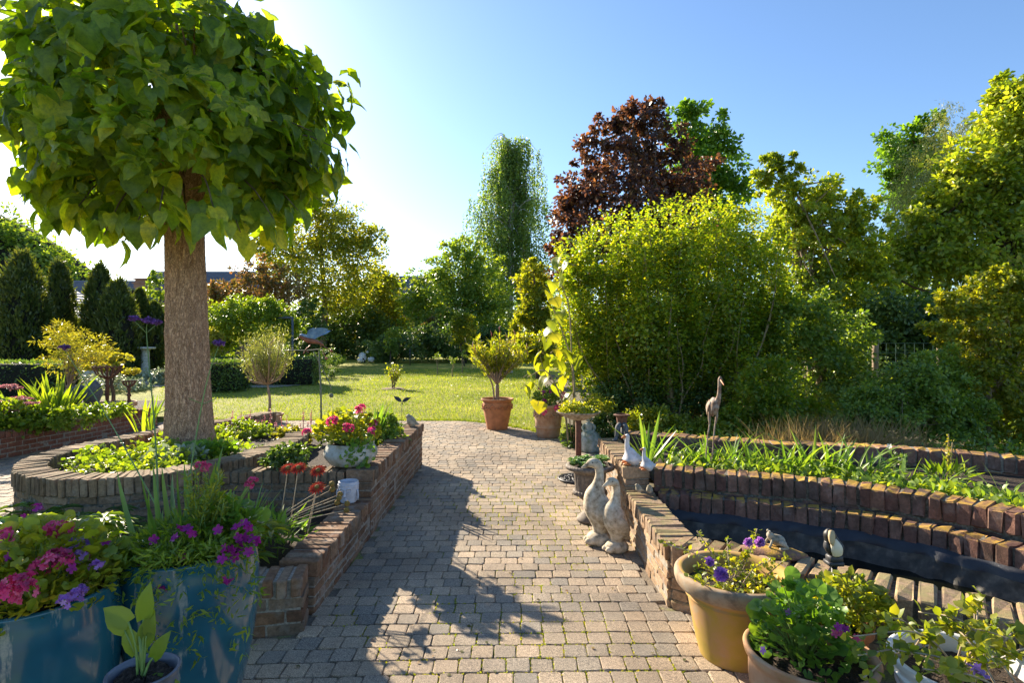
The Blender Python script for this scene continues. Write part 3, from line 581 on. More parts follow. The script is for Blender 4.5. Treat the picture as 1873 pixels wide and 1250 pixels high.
def birch():
    Y = 54; k_ = Y/F; base = P(932, 653, Y); base[2] = 0; root = thing('weeping_birch', 'tall weeping birch against the sky left of the purple maple', 'tree', base, GT)
    tb = MB(); mb = MB(); tb.tube([base, P(934, 480, Y), P(936, 360, Y), P(940, 265, Y)], [.3, .24, .15, .03], 8, m=14)
    for i in range(112):
        py = 262+283*(i+.5)/112+U(-4, 4); f = (py-262)/283; wd = 42+52*min(1, f*1.6); a = U(0, 2*pi); s0 = P(936, py+12, Y); L_ = wd*k_*U(.3, 1.08)
        ca = cos(a); ca = math.copysign(abs(ca)**.55, ca); e = s0+np.array([ca*L_, sin(a)*L_*.6, U(.4, 1.4)]); m = (s0+e)/2+[0, 0, .9]; c = catmull([s0, m, e], 9); tb.tube(c, np.linspace(.06, .012, 9), 4)
        if i % 5 == 0: c = catmull([s0, s0+[ca*L_*.6, 0, 1.6], s0+[ca*(L_+1.1), 0, .2]], 9); tb.tube(c, np.linspace(.05, .012, 9), 4)
        for q in c[2:]:
            for _ in range(3):
                ln = U(1.0, 3.8); nn = int(ln*9); t = np.linspace(0, 1, nn); q0 = q+rng.normal(0, .22, 3)
                pp = q0+np.c_[np.full(nn, rng.normal(0, .18))*t, np.full(nn, rng.normal(0, .18))*t, -ln*t]+rng.normal(0, .05, (nn, 3))
                pp = pp[pp[:, 2] > .6]
                if len(pp): mb.leaves(T_Q, pp, [0, 0, -1]+rng.normal(0, .6, (len(pp), 3)), rng.normal(0, 1, (len(pp), 3)), U(.15, .27, len(pp)))
    tb.build('trunk', M['bark_birch'], root); mb.build('crown', L['birch'], root)
birch()
# columnar yews ---------------------------------------------------
def yew(bx, top, w_, Y, lb, twin=0, n=9000):
    base = np.array([(bx-936.5)/F*Y, Y, 0]); k_ = Y/F; H = (623-top)*k_+1.6; R_ = w_*k_/2
    root = thing('columnar_yew', lb, 'tree', base, 'clipped yew columns on the left'); mb = MB()
    nc = 420; h = rng.random(nc); a = U(0, 2*pi, nc); prof = np.where(h < .55, .85+.15*h/.55, np.maximum(1-(h-.55)/.45, 0)**.62)
    rr = R_*prof*(.86+.14*rng.random(nc)); cc = np.c_[rr*np.cos(a), rr*np.sin(a), h*H*.98]+base
    idx = rng.integers(0, nc, n); o = rng.normal(0, 1, (n, 3))*[.09*R_, .09*R_, .17*R_]; p = cc[idx]+o; p[:, 2] += .05
    out = np.c_[np.cos(a), np.sin(a), np.zeros(nc)][idx]; mb.leaves(T_LANCE, p, unit(out*.5+rng.normal(0, .35, (n, 3))+[0, 0, 1.]), out+rng.normal(0, .5, (n, 3)), np.c_[U(.25, .45, n), U(.14, .26, n), np.full(n, .1)])
    mb.build('crown', L['yew'], root); tb = MB(); tb.tube([base, base+[0, 0, H*.95]], [.1, .02], 6, m=5)
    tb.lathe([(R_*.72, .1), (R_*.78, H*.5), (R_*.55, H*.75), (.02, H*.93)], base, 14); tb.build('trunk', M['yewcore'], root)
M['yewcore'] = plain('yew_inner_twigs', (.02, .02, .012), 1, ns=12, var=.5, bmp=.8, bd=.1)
yew(40, 470, 84, 25, 'broadest clipped yew column at the far left edge', n=11000)
yew(108, 478, 52, 28, 'pointed yew column second from the left, before the brick bungalow')
yew(183, 488, 56, 28, 'tall bushy yew column right of the bungalow roof')
yew(216, 520, 66, 26, 'dark dense yew cone, front one nearest the stone pillar', n=10000)
yew(256, 535, 40, 29, 'slim yew column just left of the stone pillar')
yew(284, 560, 44, 28.5, 'low yew column half hidden by the big trunk')
def hedge(label, x0, x1, y0, y1, z1, mat='dark', n=6000, sz=.07, z0=0., name='clipped_hedge'):
    mb = MB(); root = thing(name, label, 'hedge', ((x0+x1)/2, (y0+y1)/2, z0)); p = np.c_[U(x0, x1, n), U(y0, y1, n), U(z0, z1, n)]; f = rng.integers(0, 4, n)
    p[f == 0, 2] = z1+rng.normal(0, .015, (f == 0).sum()); p[f == 1, 1] = y0+rng.normal(0, .02, (f == 1).sum()); p[f == 2, 0] = np.where(rng.random((f == 2).sum()) < .5, x0, x1)
    out = np.zeros((n, 3)); out[f == 0, 2] = 1; out[f == 1, 1] = -1; out[f == 3, 2] = .5
    mb.leaves(T_Q, p, out+rng.normal(0, .6, (n, 3)), out+rng.normal(0, .7, (n, 3)), sz*U(.6, 1.3, n)); mb.build('foliage', L[mat], root)
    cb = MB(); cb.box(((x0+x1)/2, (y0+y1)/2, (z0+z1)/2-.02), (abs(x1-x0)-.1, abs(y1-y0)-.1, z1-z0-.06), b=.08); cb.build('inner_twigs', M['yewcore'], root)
hedge('low clipped dark hedge behind the iris at the far left', -22, -12.2, 15, 16.2, 1.0)
hedge('clipped box hedge block right of the big trunk, in front of the arbour', -10.3, -8.6, 17.6, 18.8, .92, n=5000)
hedge('thin clipped hedge strip behind the box hedge block, under the arbour', -12.5, -7.2, 20.5, 21.5, .95, n=5000)
hedge('long tall hedge before the brick bungalow', -40, -24, 42, 44, 3.1, 'mid', 8000, .18)
for px_, r_, Y_, lb in ((520, .5, 21, 'clipped box ball left of the arbour post'), (548, .42, 22, 'second clipped box ball, just left of the weathervane pole'), (600, .62, 25, 'round clipped ball right of the weathervane pole'), (570, .5, 24.5, 'clipped ball directly behind the weathervane pole')):
    tree('clipped_ball', lb, 'shrub', Y_, px_, [(px_, 623+(1.6-r_)*F/Y_, r_*F/Y_, r_*F/Y_)], 'dark', .06, 3500, .05, group='clipped box balls near the arbour', crad=.15, shell=(.85, 1), trunk=False, dep=1)
# wooded hill on the left
def hill():
    mb = MB(); xs = np.linspace(-230, -50, 30); V = []; Y0 = 118
    prof = lambda x: 1.6+(623-np.interp((x/Y0*F+936.5), [-1200, -300, 0, 60, 120, 170, 215, 240], [200, 330, 378, 405, 448, 490, 560, 640]))/F*Y0
    nx, ny = 40, 12; V = [(x, Y0-14+28*j/(ny-1), max(-1, prof(x)*sin(pi*(.1+.8*j/(ny-1)))-1.5)) for x in np.linspace(-260, -79, nx) for j in range(ny)]
    q = [[i*ny+j, i*ny+j+1, (i+1)*ny+j+1, (i+1)*ny+j] for i in range(nx-1) for j in range(ny-1)]; mb.add(V, [np.array(q)])
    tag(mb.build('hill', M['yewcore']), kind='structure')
    mb = MB(); n = 46000; nc = 900; x = U(-190, -79, nc); u = rng.random(nc)**.8; z = np.maximum(prof(x)*u, 0); y = Y0-14+10*u+U(-2, 2, nc); cc = np.c_[x, y, z]
    idx = rng.integers(0, nc, n); o = unit(rng.standard_normal((n, 3)))*(rng.random(n)**.4)[:, None]*[3, 3, 2.4]
    mb.leaves(T_Q, cc[idx]+o, o+rng.normal(0, .5, (n, 3)), o+[0, -.3, .8]+rng.normal(0, .5, (n, 3)), U(.5, 1.1, n)); tag(mb.build('wooded_hillside', L['mid']), 'distant hillside wood in hazy shade at the far left', 'woodland', kind='stuff')
hill()
# houses ----------------------------------------------------------
M['roof_slate'] = plain('roof_slate', (.10, .11, .13), .6, ns=3, var=.2, bmp=.1); M['roof_pale'] = plain('roof_pale_tile', (.34, .33, .32), .6, ns=3, var=.15, bmp=.1)
M['roof_tile'] = plain('roof_tile', (.12, .12, .15), .6, ns=4, var=.25, bmp=.1); M['house_brick'] = plain('house_brick', (.36, .19, .13), .9, ns=3, var=.2, bmp=.1); M['glass'] = plain('window_glass', (.04, .05, .06), .1, var=.1, bmp=0)
def house(label, x0, x1, y0, y1, zw, zr, roof, gable_x=True, chimney=None, windows=()):
    c = ((x0+x1)/2, (y0+y1)/2, 0); root = thing('brick_house', label, 'house', c, 'houses beyond the garden'); mb = MB(); mb.box((c[0], c[1], zw/2), (x1-x0, y1-y0, zw)); rb = MB(); e = .5
    if gable_x:   # ridge along x
        ym = c[1]; rows = 14
        for sgn, ye in ((-1, y0-e), (1, y1+e)):
            for k_ in range(rows):
                a, b = k_/rows, (k_+1)/rows; ya, yb = ye+(ym-ye)*a, ye+(ym-ye)*b; za, zb = zw-.3+(zr-zw+.3)*a, zw-.3+(zr-zw+.3)*b+.0
                rb.add([(x0-e, ya, za+.07), (x1+e, ya, za+.07), (x1+e, yb, zb+.0), (x0-e, yb, zb+.0), (x0-e, ya, za-.02), (x1+e, ya, za-.02)], [np.array([[0, 1, 2, 3], [0, 4, 5, 1]])])
        mb.add([(x0, y0, zw), (x0, y1, zw), (x0, ym, zr-.15), (x1, y0, zw), (x1, y1, zw), (x1, ym, zr-.15)], [np.array([[0, 1, 2], [3, 4, 5]])])
    else:
        xm = c[0]; rows = 14
        for xe in (x0-e, x1+e):
            for k_ in range(rows):
                a, b = k_/rows, (k_+1)/rows; xa, xb = xe+(xm-xe)*a, xe+(xm-xe)*b; za, zb = zw-.3+(zr-zw+.3)*a, zw-.3+(zr-zw+.3)*b
                rb.add([(xa, y0-e, za+.07), (xa, y1+e, za+.07), (xb, y1+e, zb), (xb, y0-e, zb), (xa, y0-e, za-.02), (xa, y1+e, za-.02)], [np.array([[0, 1, 2, 3], [0, 4, 5, 1]])])
        for yy_ in (y0, y1): mb.add([(x0, yy_, zw), (x1, yy_, zw), (xm, yy_, zr-.15)], [np.array([[0, 1, 2]])])
        for xe in (x0-e, x1+e):
            rb.tube([(xe, y0-e-.03, zw-.33), (xm, y0-e-.03, zr-.03)], .11, 4)
    mb.build('wall', M['house_brick'], root, False); ro = rb.build('roof', M[roof], root, False)
    if chimney:
        cb = MB(); cx, cy, cz = chimney; cb.box((cx, cy, cz-.7), (1.5, .8, 1.6)); cb.box((cx, cy, cz+.15), (1.8, 1.1, .12)); cb.box((cx, cy, cz+.4), (1.3, .6, .35)); cb.box((cx, cy, cz+.62), (1.9, 1.1, .1)); cb.build('chimney', M['house_brick'], ro, False)
    for (wx, wz) in windows:
        wb = MB(); wb.box((wx, y0-.02, wz), (1.2, .08, 1.0)); f = wb.build('window', M['white'], root, False); g = MB(); g.box((wx, y0-.07, wz), (1.0, .04, .8)); g.build('pane', M['glass'], f, False)
k6 = 60/F
house('brick bungalow with pale grey roof between the two left yews', -62, -46.5, 60, 68, 3.9, 8.6, 'roof_pale', False, windows=[(-48.5, 2.9), (-56, 2.9)])
house('slate roofed house behind the brick bungalow', -62, -44, 72, 80, 6.0, 9.6, 'roof_slate', True)
house('brick gable house with a capped chimney left of the big trunk', -45.5, -39.0, 64, 74, 4.1, 7.4, 'roof_slate', False, chimney=(-42.9, 66, 8.1))
house('house with blue grey tiled roof right of the big trunk', -44, -31, 66, 74, 4.5, 10.1, 'roof_tile', True)
house('distant brown tiled roof between the two central trees', -19.5, -9, 78, 86, 7.0, 10.9, 'roof_tile', True)
# ================================================================ NEAR TREES AND SHRUBS
def catalpa():
    base = np.array([-3.33, 5.87, .42]); root = thing('catalpa_tree', 'big catalpa with thick furrowed trunk and large heart shaped leaves, in the brick ring', 'tree', base)
    tb = MB(); zs = [0, .08, .25, .6, 1.2, 1.8, 2.4, 2.8]; rs = [.285, .255, .228, .208, .197, .188, .182, .17]; n = 260; seg = 180
    z = np.linspace(0, 2.75, n); r = np.interp(z, zs, rs); th = np.arange(seg)*2*pi/seg
    rr = r[:, None]*(1+.018*np.sin(th*5+z[:, None]*.7)+.02*np.sin(th*3-z[:, None]*1.3+1)+.012*np.sin(th*19+2.5*np.sin(z[:, None]*5))+.012*np.sin(th*29+3*np.sin(z[:, None]*3.1+2))*np.sin(z[:, None]*9+th*4)+.006*rng.standard_normal((n, seg)))
    for (fq, w1, w2, am, ph) in ((9, 2.2, 3.1, .030, 0), (14, 1.8, 4.3, .024, 1.7), (23, 1.5, 7.1, .016, .6)):
        u_ = np.sin(th*fq+w1*np.sin(z[:, None]*w2+th*2+ph)+.9*np.sin(z[:, None]*w2*3.3+th*5)); rr -= r[:, None]*am*2.6*np.exp(-(u_/.22)**2)*(.55+.45*np.sin(z[:, None]*13+th*7+ph))
    for (tz, ta, s_) in ((1.95, 4.4, .05), (1.25, 4.1, .03), (.9, 2.9, .03), (1.7, 5.9, .03)):   # old branch scars
        rr += r[:, None]*s_*3*np.exp(-((z[:, None]-tz)/.07)**2-(((th-ta+pi) % (2*pi)-pi)/.3)**2)
    lean = np.c_[-.02*z, 0*z]; V = np.stack([rr*np.cos(th)+lean[:, :1], rr*np.sin(th)+lean[:, 1:], z[:, None]*np.ones(seg)], -1)+base
    i = np.arange(n-1)[:, None]*seg; j = np.arange(seg)[None]; j2 = (j+1) % seg
    tb.add(V.reshape(-1, 3), [np.stack([i+j, i+j2, i+seg+j2, i+seg+j], -1).reshape(-1, 4)])
    top = base+[-.05, 0, 2.75]; cen = np.array([-3.42, 5.87, 3.82]); ends = []
    for k_ in range(26):
        a = k_*2.4; el = U(.05, 1.35); d = np.array([cos(a)*cos(el), sin(a)*cos(el), sin(el)]); e = cen+d*[1.12, 1.2, .98]
        m = top*.55+e*.45+[0, 0, .15]; tb.tube([top-[0, 0, .35], m, e], [.085, .045, .012], 7, m=12, jag=.04); ends.append(e)
        for _ in range(4):
            e2 = e+rng.normal(0, .14, 3)-(e-cen)*.08; tb.tube([m*.4+e*.6, (m+e2)/2+[0, 0, .08], e2], [.02, .012, .006], 5, m=6)
    tb.build('trunk', M['bark_big'], root)
    mb = MB(); R3 = np.array([1.47, 1.5, 1.30]); n = 4000
    d = unit(rng.standard_normal((n, 3))); d[:, 2] = np.where((d[:, 2] < -.55), d[:, 2]*.6, d[:, 2]); d = unit(d)
    bumpy = 1+.14*np.sin(d[:, 0]*7+1)*np.cos(d[:, 1]*6)+.11*np.sin(d[:, 2]*11+d[:, 0]*5)
    rad = np.clip(U(.60, 1.04, n), .2, 2)*bumpy
    # leaves sit in bunches with hollows between them
    bc = unit(rng.standard_normal((150, 3))); near = (d@bc.T).max(1); keep = (near > .972-.05*rng.random(n)); d = d[keep]; rad = rad[keep]; n = len(d)
    p = cen+d*R3*rad[:, None]
    hor = unit(np.c_[d[:, :2], np.zeros(n)]); dr = unit(hor*U(.2, 1.1, n)[:, None]+np.array([0, 0, -1])*U(.1, 1.2, n)[:, None]+rng.normal(0, .5, (n, 3)))
    topm = d[:, 2] > .45; dr[topm] = unit(hor[topm]*1.+rng.normal(0, .45, (topm.sum(), 3))-[0, 0, .15])
    nm = hor*.8+np.array([0, 0, .9])+rng.normal(0, .5, (n, 3)); s_ = np.clip(rng.normal(.18, .045, n), .08, .28)
    # ragged underside of the crown, open around the trunk
    sx = 936.5+F*p[:, 0]/p[:, 1]; sy = 623-F*(p[:, 2]-1.6)/p[:, 1]
    low = np.interp(sx, [-300, 0, 60, 130, 190, 260, 296, 318, 352, 378, 440, 510, 560, 610, 650], [300, 330, 350, 385, 425, 415, 390, 300, 300, 390, 420, 415, 385, 330, 290])
    ok = (p[:, 2] > 2.62) & (sy < low+rng.normal(0, 14, n)) & ~((np.linalg.norm(p[:, :2]-[-3.35, 5.87], axis=1) < .35) & (p[:, 2] < 3.1))
    h = rng.random(n) < .5
    hv = rng.integers(0, 9, n); S3 = np.c_[s_*U(.8, 1.2, n), s_, s_]
    for v_ in range(9): kk = ok & (hv == v_); mb.leaves(T_HV[v_], p[kk], dr[kk], nm[kk], S3[kk])
    # shoots sticking out at the rim
    for (px, py, Y) in ((622, 275, 5.6), (575, 165, 5.9), (570, 240, 5.3), (555, 330, 6), (500, 400, 5.2), (465, 20, 5.8), (535, 90, 5.9), (190, 430, 5.0), (250, 415, 4.9), (70, 350, 5.1), (440, 425, 5.3), (545, 385, 5.6), (340, 430, 5.5), (20, 330, 5), (130, 395, 5), (590, 330, 5.7), (495, 50, 6), (560, 130, 6.1), (600, 300, 5.8), (395, 400, 4.6), (100, 400, 5.2), (290, 400, 4.6), (210, 395, 5.2), (500, 425, 5.6)):
        e = P(px, py, Y); s0 = e+(cen-e)*.45; tb2 = [s0, (s0+e)/2+[0, 0, .1], e]; mb.tube(tb2, [.012, .008, .004], 5, m=6, mi=1)
        for t in np.linspace(.35, 1, 12):
            q = s0+(e-s0)*t+rng.normal(0, .05, 3); o = unit(rng.normal(0, 1, 3)+unit(e-s0)*.8); s1 = U(.13, .22)
            mb.leaves(T_HB if random.random() < .6 else T_H, [q+o*.05], o*.6+[0, 0, -.7], unit(o*[1, 1, 0])+[0, 0, .5]+rng.normal(0, .3, 3), [[s1*.9, s1, s1]])
    for (px, py, Y) in ((275, 130, 4.25), (165, 150, 4.3), (430, 190, 4.3), (60, 145, 4.2), (290, 240, 4.3), (340, 240, 4.4), (260, 290, 4.4), (460, 130, 4.5), (100, 270, 4.3), (210, 215, 4.2)):  # crumpled young tips
        q = P(px, py, Y); n_ = 22; o = unit(rng.normal(0, 1, (n_, 3))); s1 = U(.06, .13, n_); mb.leaves(T_HB, q+o*U(.02, .17, n_)[:, None], o+[0, 0, .3], rng.normal(0, .5, (n_, 3))+[0, -.5, 1], s1)
    mb.build('crown', [L['catalpa'], M['bark']], root)
catalpa()
def privet():
    Y = 9.3; c = P(1235, 560, Y); base = np.array([c[0], Y, 0]); root = thing('privet_bush', 'large rounded bright yellow green privet bush of many upright stems', 'shrub', base)
    bl = px_blobs(Y, [(1230, 560, 170, 150), (1085, 560, 70, 110), (1330, 480, 90, 100), (1095, 480, 60, 50), (1180, 450, 70, 45), (1390, 520, 60, 100), (1060, 640, 45, 75), (1150, 680, 70, 60), (1290, 440, 75, 50), (1240, 620, 120, 90), (1380, 620, 50, 70), (1030, 500, 24, 34)], .7)
    mb = MB(); dummy = MB(); cs = clumpy(dummy, bl, 12000, .058, T_OV, (.75, 1.04), .1, inner=.1, per=18, rough=.06, minz=.15); cs = cs[cs[:, 2] > .5]
    roots = [P(1110, 780, Y-.2), P(1180, 790, Y), P(1235, 797, Y-.3), P(1255, 790, Y+.1), P(1310, 797, Y-.1), P(1340, 790, Y+.3), P(1165, 790, Y)]
    for r_ in roots: r_[2] = 0
    tb = MB(); C3 = np.array([c[0], Y, 0])
    clumpy(mb, bl, 42000, .056, T_OV, (.6, 1.02), .16, inner=.15, per=30, rough=.06, minz=.2)
    for k_ in range(430):
        e = cs[rng.integers(0, len(cs))]; r_ = roots[int(np.argmin([abs(q[0]-C3[0]-(e[0]-C3[0])*.45+U(-.3, .3)) for q in roots]))]
        m = np.array([r_[0]*.5+e[0]*.5, r_[1]*.6+e[1]*.4, max(.3, e[2]*.40)])+rng.normal(0, .09, 3); m2 = np.array([r_[0]*.15+e[0]*.85, r_[1]*.25+e[1]*.75, e[2]*.70])+rng.normal(0, .06, 3)
        cv = catmull([r_+rng.normal(0, .06, 3)*[1, 1, 0], m, m2, e+[0, 0, U(-.05, .1)]], 24)
        if k_ < 130: tb.tube(cv, np.interp(np.linspace(0, 1, 24), [0, .4, 1], ([.05, .03, .005] if k_ < 12 else [.02, .012, .003])), 5, jag=.04)
        nn = int(170*np.linalg.norm(e-m)/1.4); t = U(.28, 1., nn)**.75; i_ = np.minimum((t*23).astype(int), 22); q = cv[i_]+(cv[i_+1]-cv[i_])*(t*23-i_)[:, None]; o = rng.normal(0, 1, (nn, 3)); w_ = (.05+.045*(1-t))[:, None]
        mb.leaves(T_OV, q+o*w_*[1, 1, .8], unit(o*[1, 1, .3]+[0, 0, .35]), rng.normal(0, .55, (nn, 3))+[0, 0, 1], U(.035, .07, nn))
    # tips standing above the outline
    for k_ in range(240):
        px = U(1015, 1455); top = np.interp(px, [1010, 1080, 1180, 1300, 1400, 1460], [480, 430, 395, 372, 400, 470]); q = P(px, top+U(6, 34), Y+U(-1, 1)); nn = 12
        t = np.linspace(0, .32, nn); pp = q+np.c_[t*rng.normal(0, .25), t*rng.normal(0, .2), t]; mb.leaves(T_OV, pp, np.c_[rng.normal(0, 1, (nn, 2)), np.full(nn, .5)], [0, 0, 1]+rng.normal(0, .4, (nn, 3)), U(.035, .065, nn))
    mb.build('crown', L['privet'], root); tb.build('trunk', M['stem_olive'], root)
privet()
# stocky ivy-clad stems under the privet
tree('ivy_shrub', 'dark ivy growing round the stems under the privet bush', 'shrub', 9.0, 1240, [(1240, 720, 38, 80), (1160, 740, 50, 60), (1310, 740, 36, 70), (1110, 730, 40, 45)], 'dark', .06, 9000, .03, crad=.35, trunk=False, per=20, minz=.03)
SG = 'wild shrubs behind the pond'
tree('bright_shrub', 'bright green shrub at the right foot of the privet bush', 'shrub', 8.2, 1400, [(1400, 740, 75, 60), (1350, 770, 50, 35), (1450, 760, 70, 50), (1400, 690, 50, 50)], 'privet', .055, 12000, .02, group=SG, crad=.3, T=T_OV, trunk=True, bark='stem_olive', nl=20, top=(1400, 700))
tree('honeysuckle_shrub', 'mixed green shrub with thin stems between bright shrub and ivy mound', 'shrub', 9.2, 1500, [(1500, 690, 80, 85), (1540, 620, 60, 55), (1480, 590, 60, 60), (1550, 720, 70, 60), (1440, 600, 50, 60)], 'mid', .065, 16000, .04, group=SG, crad=.3, T=T_OV, bark='stem_olive', nl=40, top=(1500, 600))
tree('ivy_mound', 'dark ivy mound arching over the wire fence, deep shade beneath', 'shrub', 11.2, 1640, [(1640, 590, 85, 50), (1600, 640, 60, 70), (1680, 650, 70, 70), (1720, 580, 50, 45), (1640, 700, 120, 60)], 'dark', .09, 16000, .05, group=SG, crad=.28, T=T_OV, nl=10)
tree('tamarisk_shrub', 'feathery grey green shrub with bare twigs behind the mossy wall', 'shrub', 7.4, 1640, [(1640, 740, 90, 50), (1700, 700, 70, 60), (1590, 760, 60, 35), (1740, 760, 70, 50)], 'mid', .045, 26000, .025, group=SG, crad=.22, T=T_OV, bark='stem_dry', nl=50, top=(1660, 690), shell=(.4, 1.1))
tree('golden_shrub', 'tall feathery yellowish shrub with dead twigs at the right edge', 'shrub', 7.6, 1810, [(1810, 600, 75, 70), (1760, 560, 50, 45), (1860, 560, 70, 60), (1880, 680, 70, 90), (1790, 700, 75, 70), (1830, 520, 45, 30), (1720, 610, 35, 40), (1860, 780, 70, 60)], 'yellowgreen', .055, 30000, .03, group=SG, crad=.2, T=T_OV, bark='stem_dry', nl=70, top=(1810, 560), shell=(.4, 1.1))
tree('border_shrub', 'green shrub continuing the wild border at the far right edge', 'shrub', 8.5, 2000, [(1990, 640, 100, 120), (2080, 700, 110, 100), (1960, 760, 90, 60)], 'olivegreen', .07, 12000, .04, group=SG, crad=.25, T=T_OV, nl=16)
tree('green_understorey', 'green shrub filling the gap behind the golden shrub and fence post', 'shrub', 12.5, 1800, [(1760, 620, 90, 70), (1880, 620, 100, 100), (1800, 730, 150, 70), (1600, 560, 60, 40), (1560, 720, 100, 60)], 'mid', .10, 13000, .05, group=SG, crad=.3, T=T_OV, nl=16)
tree('lilac_bush', 'dark green bush under the open crab apple tree', 'shrub', 13.5, 1480, [(1480, 620, 110, 80), (1400, 600, 60, 60), (1560, 600, 80, 60), (1480, 720, 120, 70)], 'dark', .11, 12000, .05, group=SG, crad=.3, T=T_OV, nl=16)
tree('laurel_bush', 'low green bush on the lawn edge behind the flower pots', 'shrub', 20, 975, [(965, 635, 34, 26), (1000, 640, 40, 30), (930, 640, 15, 20)], 'yellowgreen', .12, 5000, .04, crad=.3, T=T_OV, trunk=False)
tree('orange_shrub', 'small autumn orange tinged shrub before the dark trees at the lawn end', 'shrub', 44, 785, [(785, 610, 26, 26), (800, 632, 18, 18)], 'red', .22, 2500, .05, crad=.3, trunk=False)
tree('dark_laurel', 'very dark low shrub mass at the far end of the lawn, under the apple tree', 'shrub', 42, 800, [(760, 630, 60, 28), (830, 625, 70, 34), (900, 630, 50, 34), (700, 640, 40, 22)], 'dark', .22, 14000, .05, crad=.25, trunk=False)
tree('spindle_bush', 'yellowish upright bush behind the oleander, before the dark shrubs', 'shrub', 36, 850, [(850, 610, 24, 34), (838, 590, 14, 18)], 'yellowgreen', .16, 3500, .04, crad=.3)
tree('acer_sapling', 'slim blue green young tree at the lawn end, right of the sheep statues', 'tree', 40, 714, [(714, 620, 15, 22), (716, 640, 10, 12)], 'mid', .16, 1400, .04, crad=.35, nl=6)
tree('low_ground_shrub', 'dark leafy undergrowth beneath the privet, next to the birdbath', 'shrub', 8.6, 1110, [(1110, 790, 50, 30), (1060, 800, 30, 18), (1150, 800, 40, 22)], 'dark', .06, 4500, .02, crad=.4, T=T_OV, trunk=False, minz=.02)
tree('yellow_ground_shrub', 'sunlit yellow green low shrub spilling out beside the legs planter', 'shrub', 8.0, 1170, [(1185, 770, 50, 26), (1240, 785, 60, 20), (1090, 745, 30, 20), (1300, 790, 60, 18)], 'yellowgreen', .05, 6500, .02, crad=.4, T=T_OV, trunk=False, minz=.02)
def undergrowth():
    mb = MB(); n = 9000; px = U(1180, 1900, n); Y = U(5.9, 8.5, n); x = (px-936.5)/F*Y; k_ = ~inpoly(x, Y-.25, [tuple(q) for q in PC]+[(7, 0), (1.1, 0)]); x = x[k_]; Y = Y[k_]; m = len(x)
    mb.leaves(T_OV, np.c_[x, Y, U(.02, .45, m)], rng.normal(0, 1, (m, 3))+[0, 0, .4], rng.normal(0, .5, (m, 3))+[0, 0, 1], U(.03, .07, m))
    tag(mb.build('undergrowth', L['mid']), 'leafy ground cover beneath the wild shrubs behind the pond', 'ground cover', kind='stuff')
    mb = MB(); n = 2600; px = np.clip(rng.normal(1530, 60, n), 1400, 1680); Y = U(5.9, 6.6, n); x = (px-936.5)/F*Y
    mb.leaves(T_BD, np.c_[x, Y, np.full(n, .1)], np.c_[rng.normal(0, .5, (n, 2)), np.ones(n)], rng.normal(0, 1, (n, 3)), np.c_[np.full(n, .12), U(.35, .75, n), U(.3, .6, n)])
    tag(mb.build('dry_grass', L['dry']), 'dry straw coloured grass along the top of the mossy back wall', 'dry grass', kind='stuff')
undergrowth()
# sapling with big leaves -----------------------------------------
def sapling():
    Y = 8.5; base = G(1045, 812); base = np.array([(1045-936.5)/F*Y, Y, 0]); root = thing('paulownia_sapling', 'young sapling with large glowing lime leaves left of the privet bush', 'tree', base); tb = MB(); mb = MB()
    st = [([(1050, 810), (1050, 700), (1040, 640), (1010, 560)], .02), ([(1040, 810), (1030, 740), (1000, 680), (965, 690)], .017), ([(1055, 800), (1047, 690), (1040, 560), (1012, 490)], .016), ([(1045, 800), (1035, 730), (1000, 690), (985, 640)], .01)]
    for pts, r_ in st:
        c = catmull([P(x, y, Y+U(-.1, .1)) for x, y in pts], 14); tb.tube(c, np.linspace(r_, r_*.3, 14), 6)
    for px, py in ((975, 700), (985, 735), (1000, 690), (965, 685), (990, 645), (1005, 650), (1020, 660), (1012, 610), (1000, 620), (1035, 690), (1040, 670), (1020, 700), (1000, 560), (1008, 585), (1003, 535), (1010, 515), (1020, 495), (1008, 600), (1030, 640), (1050, 650), (960, 705), (1045, 720), (1035, 745), (1015, 640), (992, 665), (1025, 570), (1012, 545), (1040, 480), (1022, 470)):
        q = P(px, py, Y+U(-.3, .3)); a = U(0, 6.3); o = np.array([cos(a), sin(a), 0]); s1 = U(.16, .27); tb.tube([q, q-o*.08-[0, 0, .05]], [.004, .006], 4)
        mb.leaves(T_HB if random.random() < .5 else T_H, [q], o*.8+[0, 0, -.6], o*.4+[0, -.3, .8]+rng.normal(0, .2, 3), [[s1*1.1, s1, s1]])
    mb.build('foliage', L['limeger'], root); tb.build('stem', M['stem_olive'], root)
sapling()
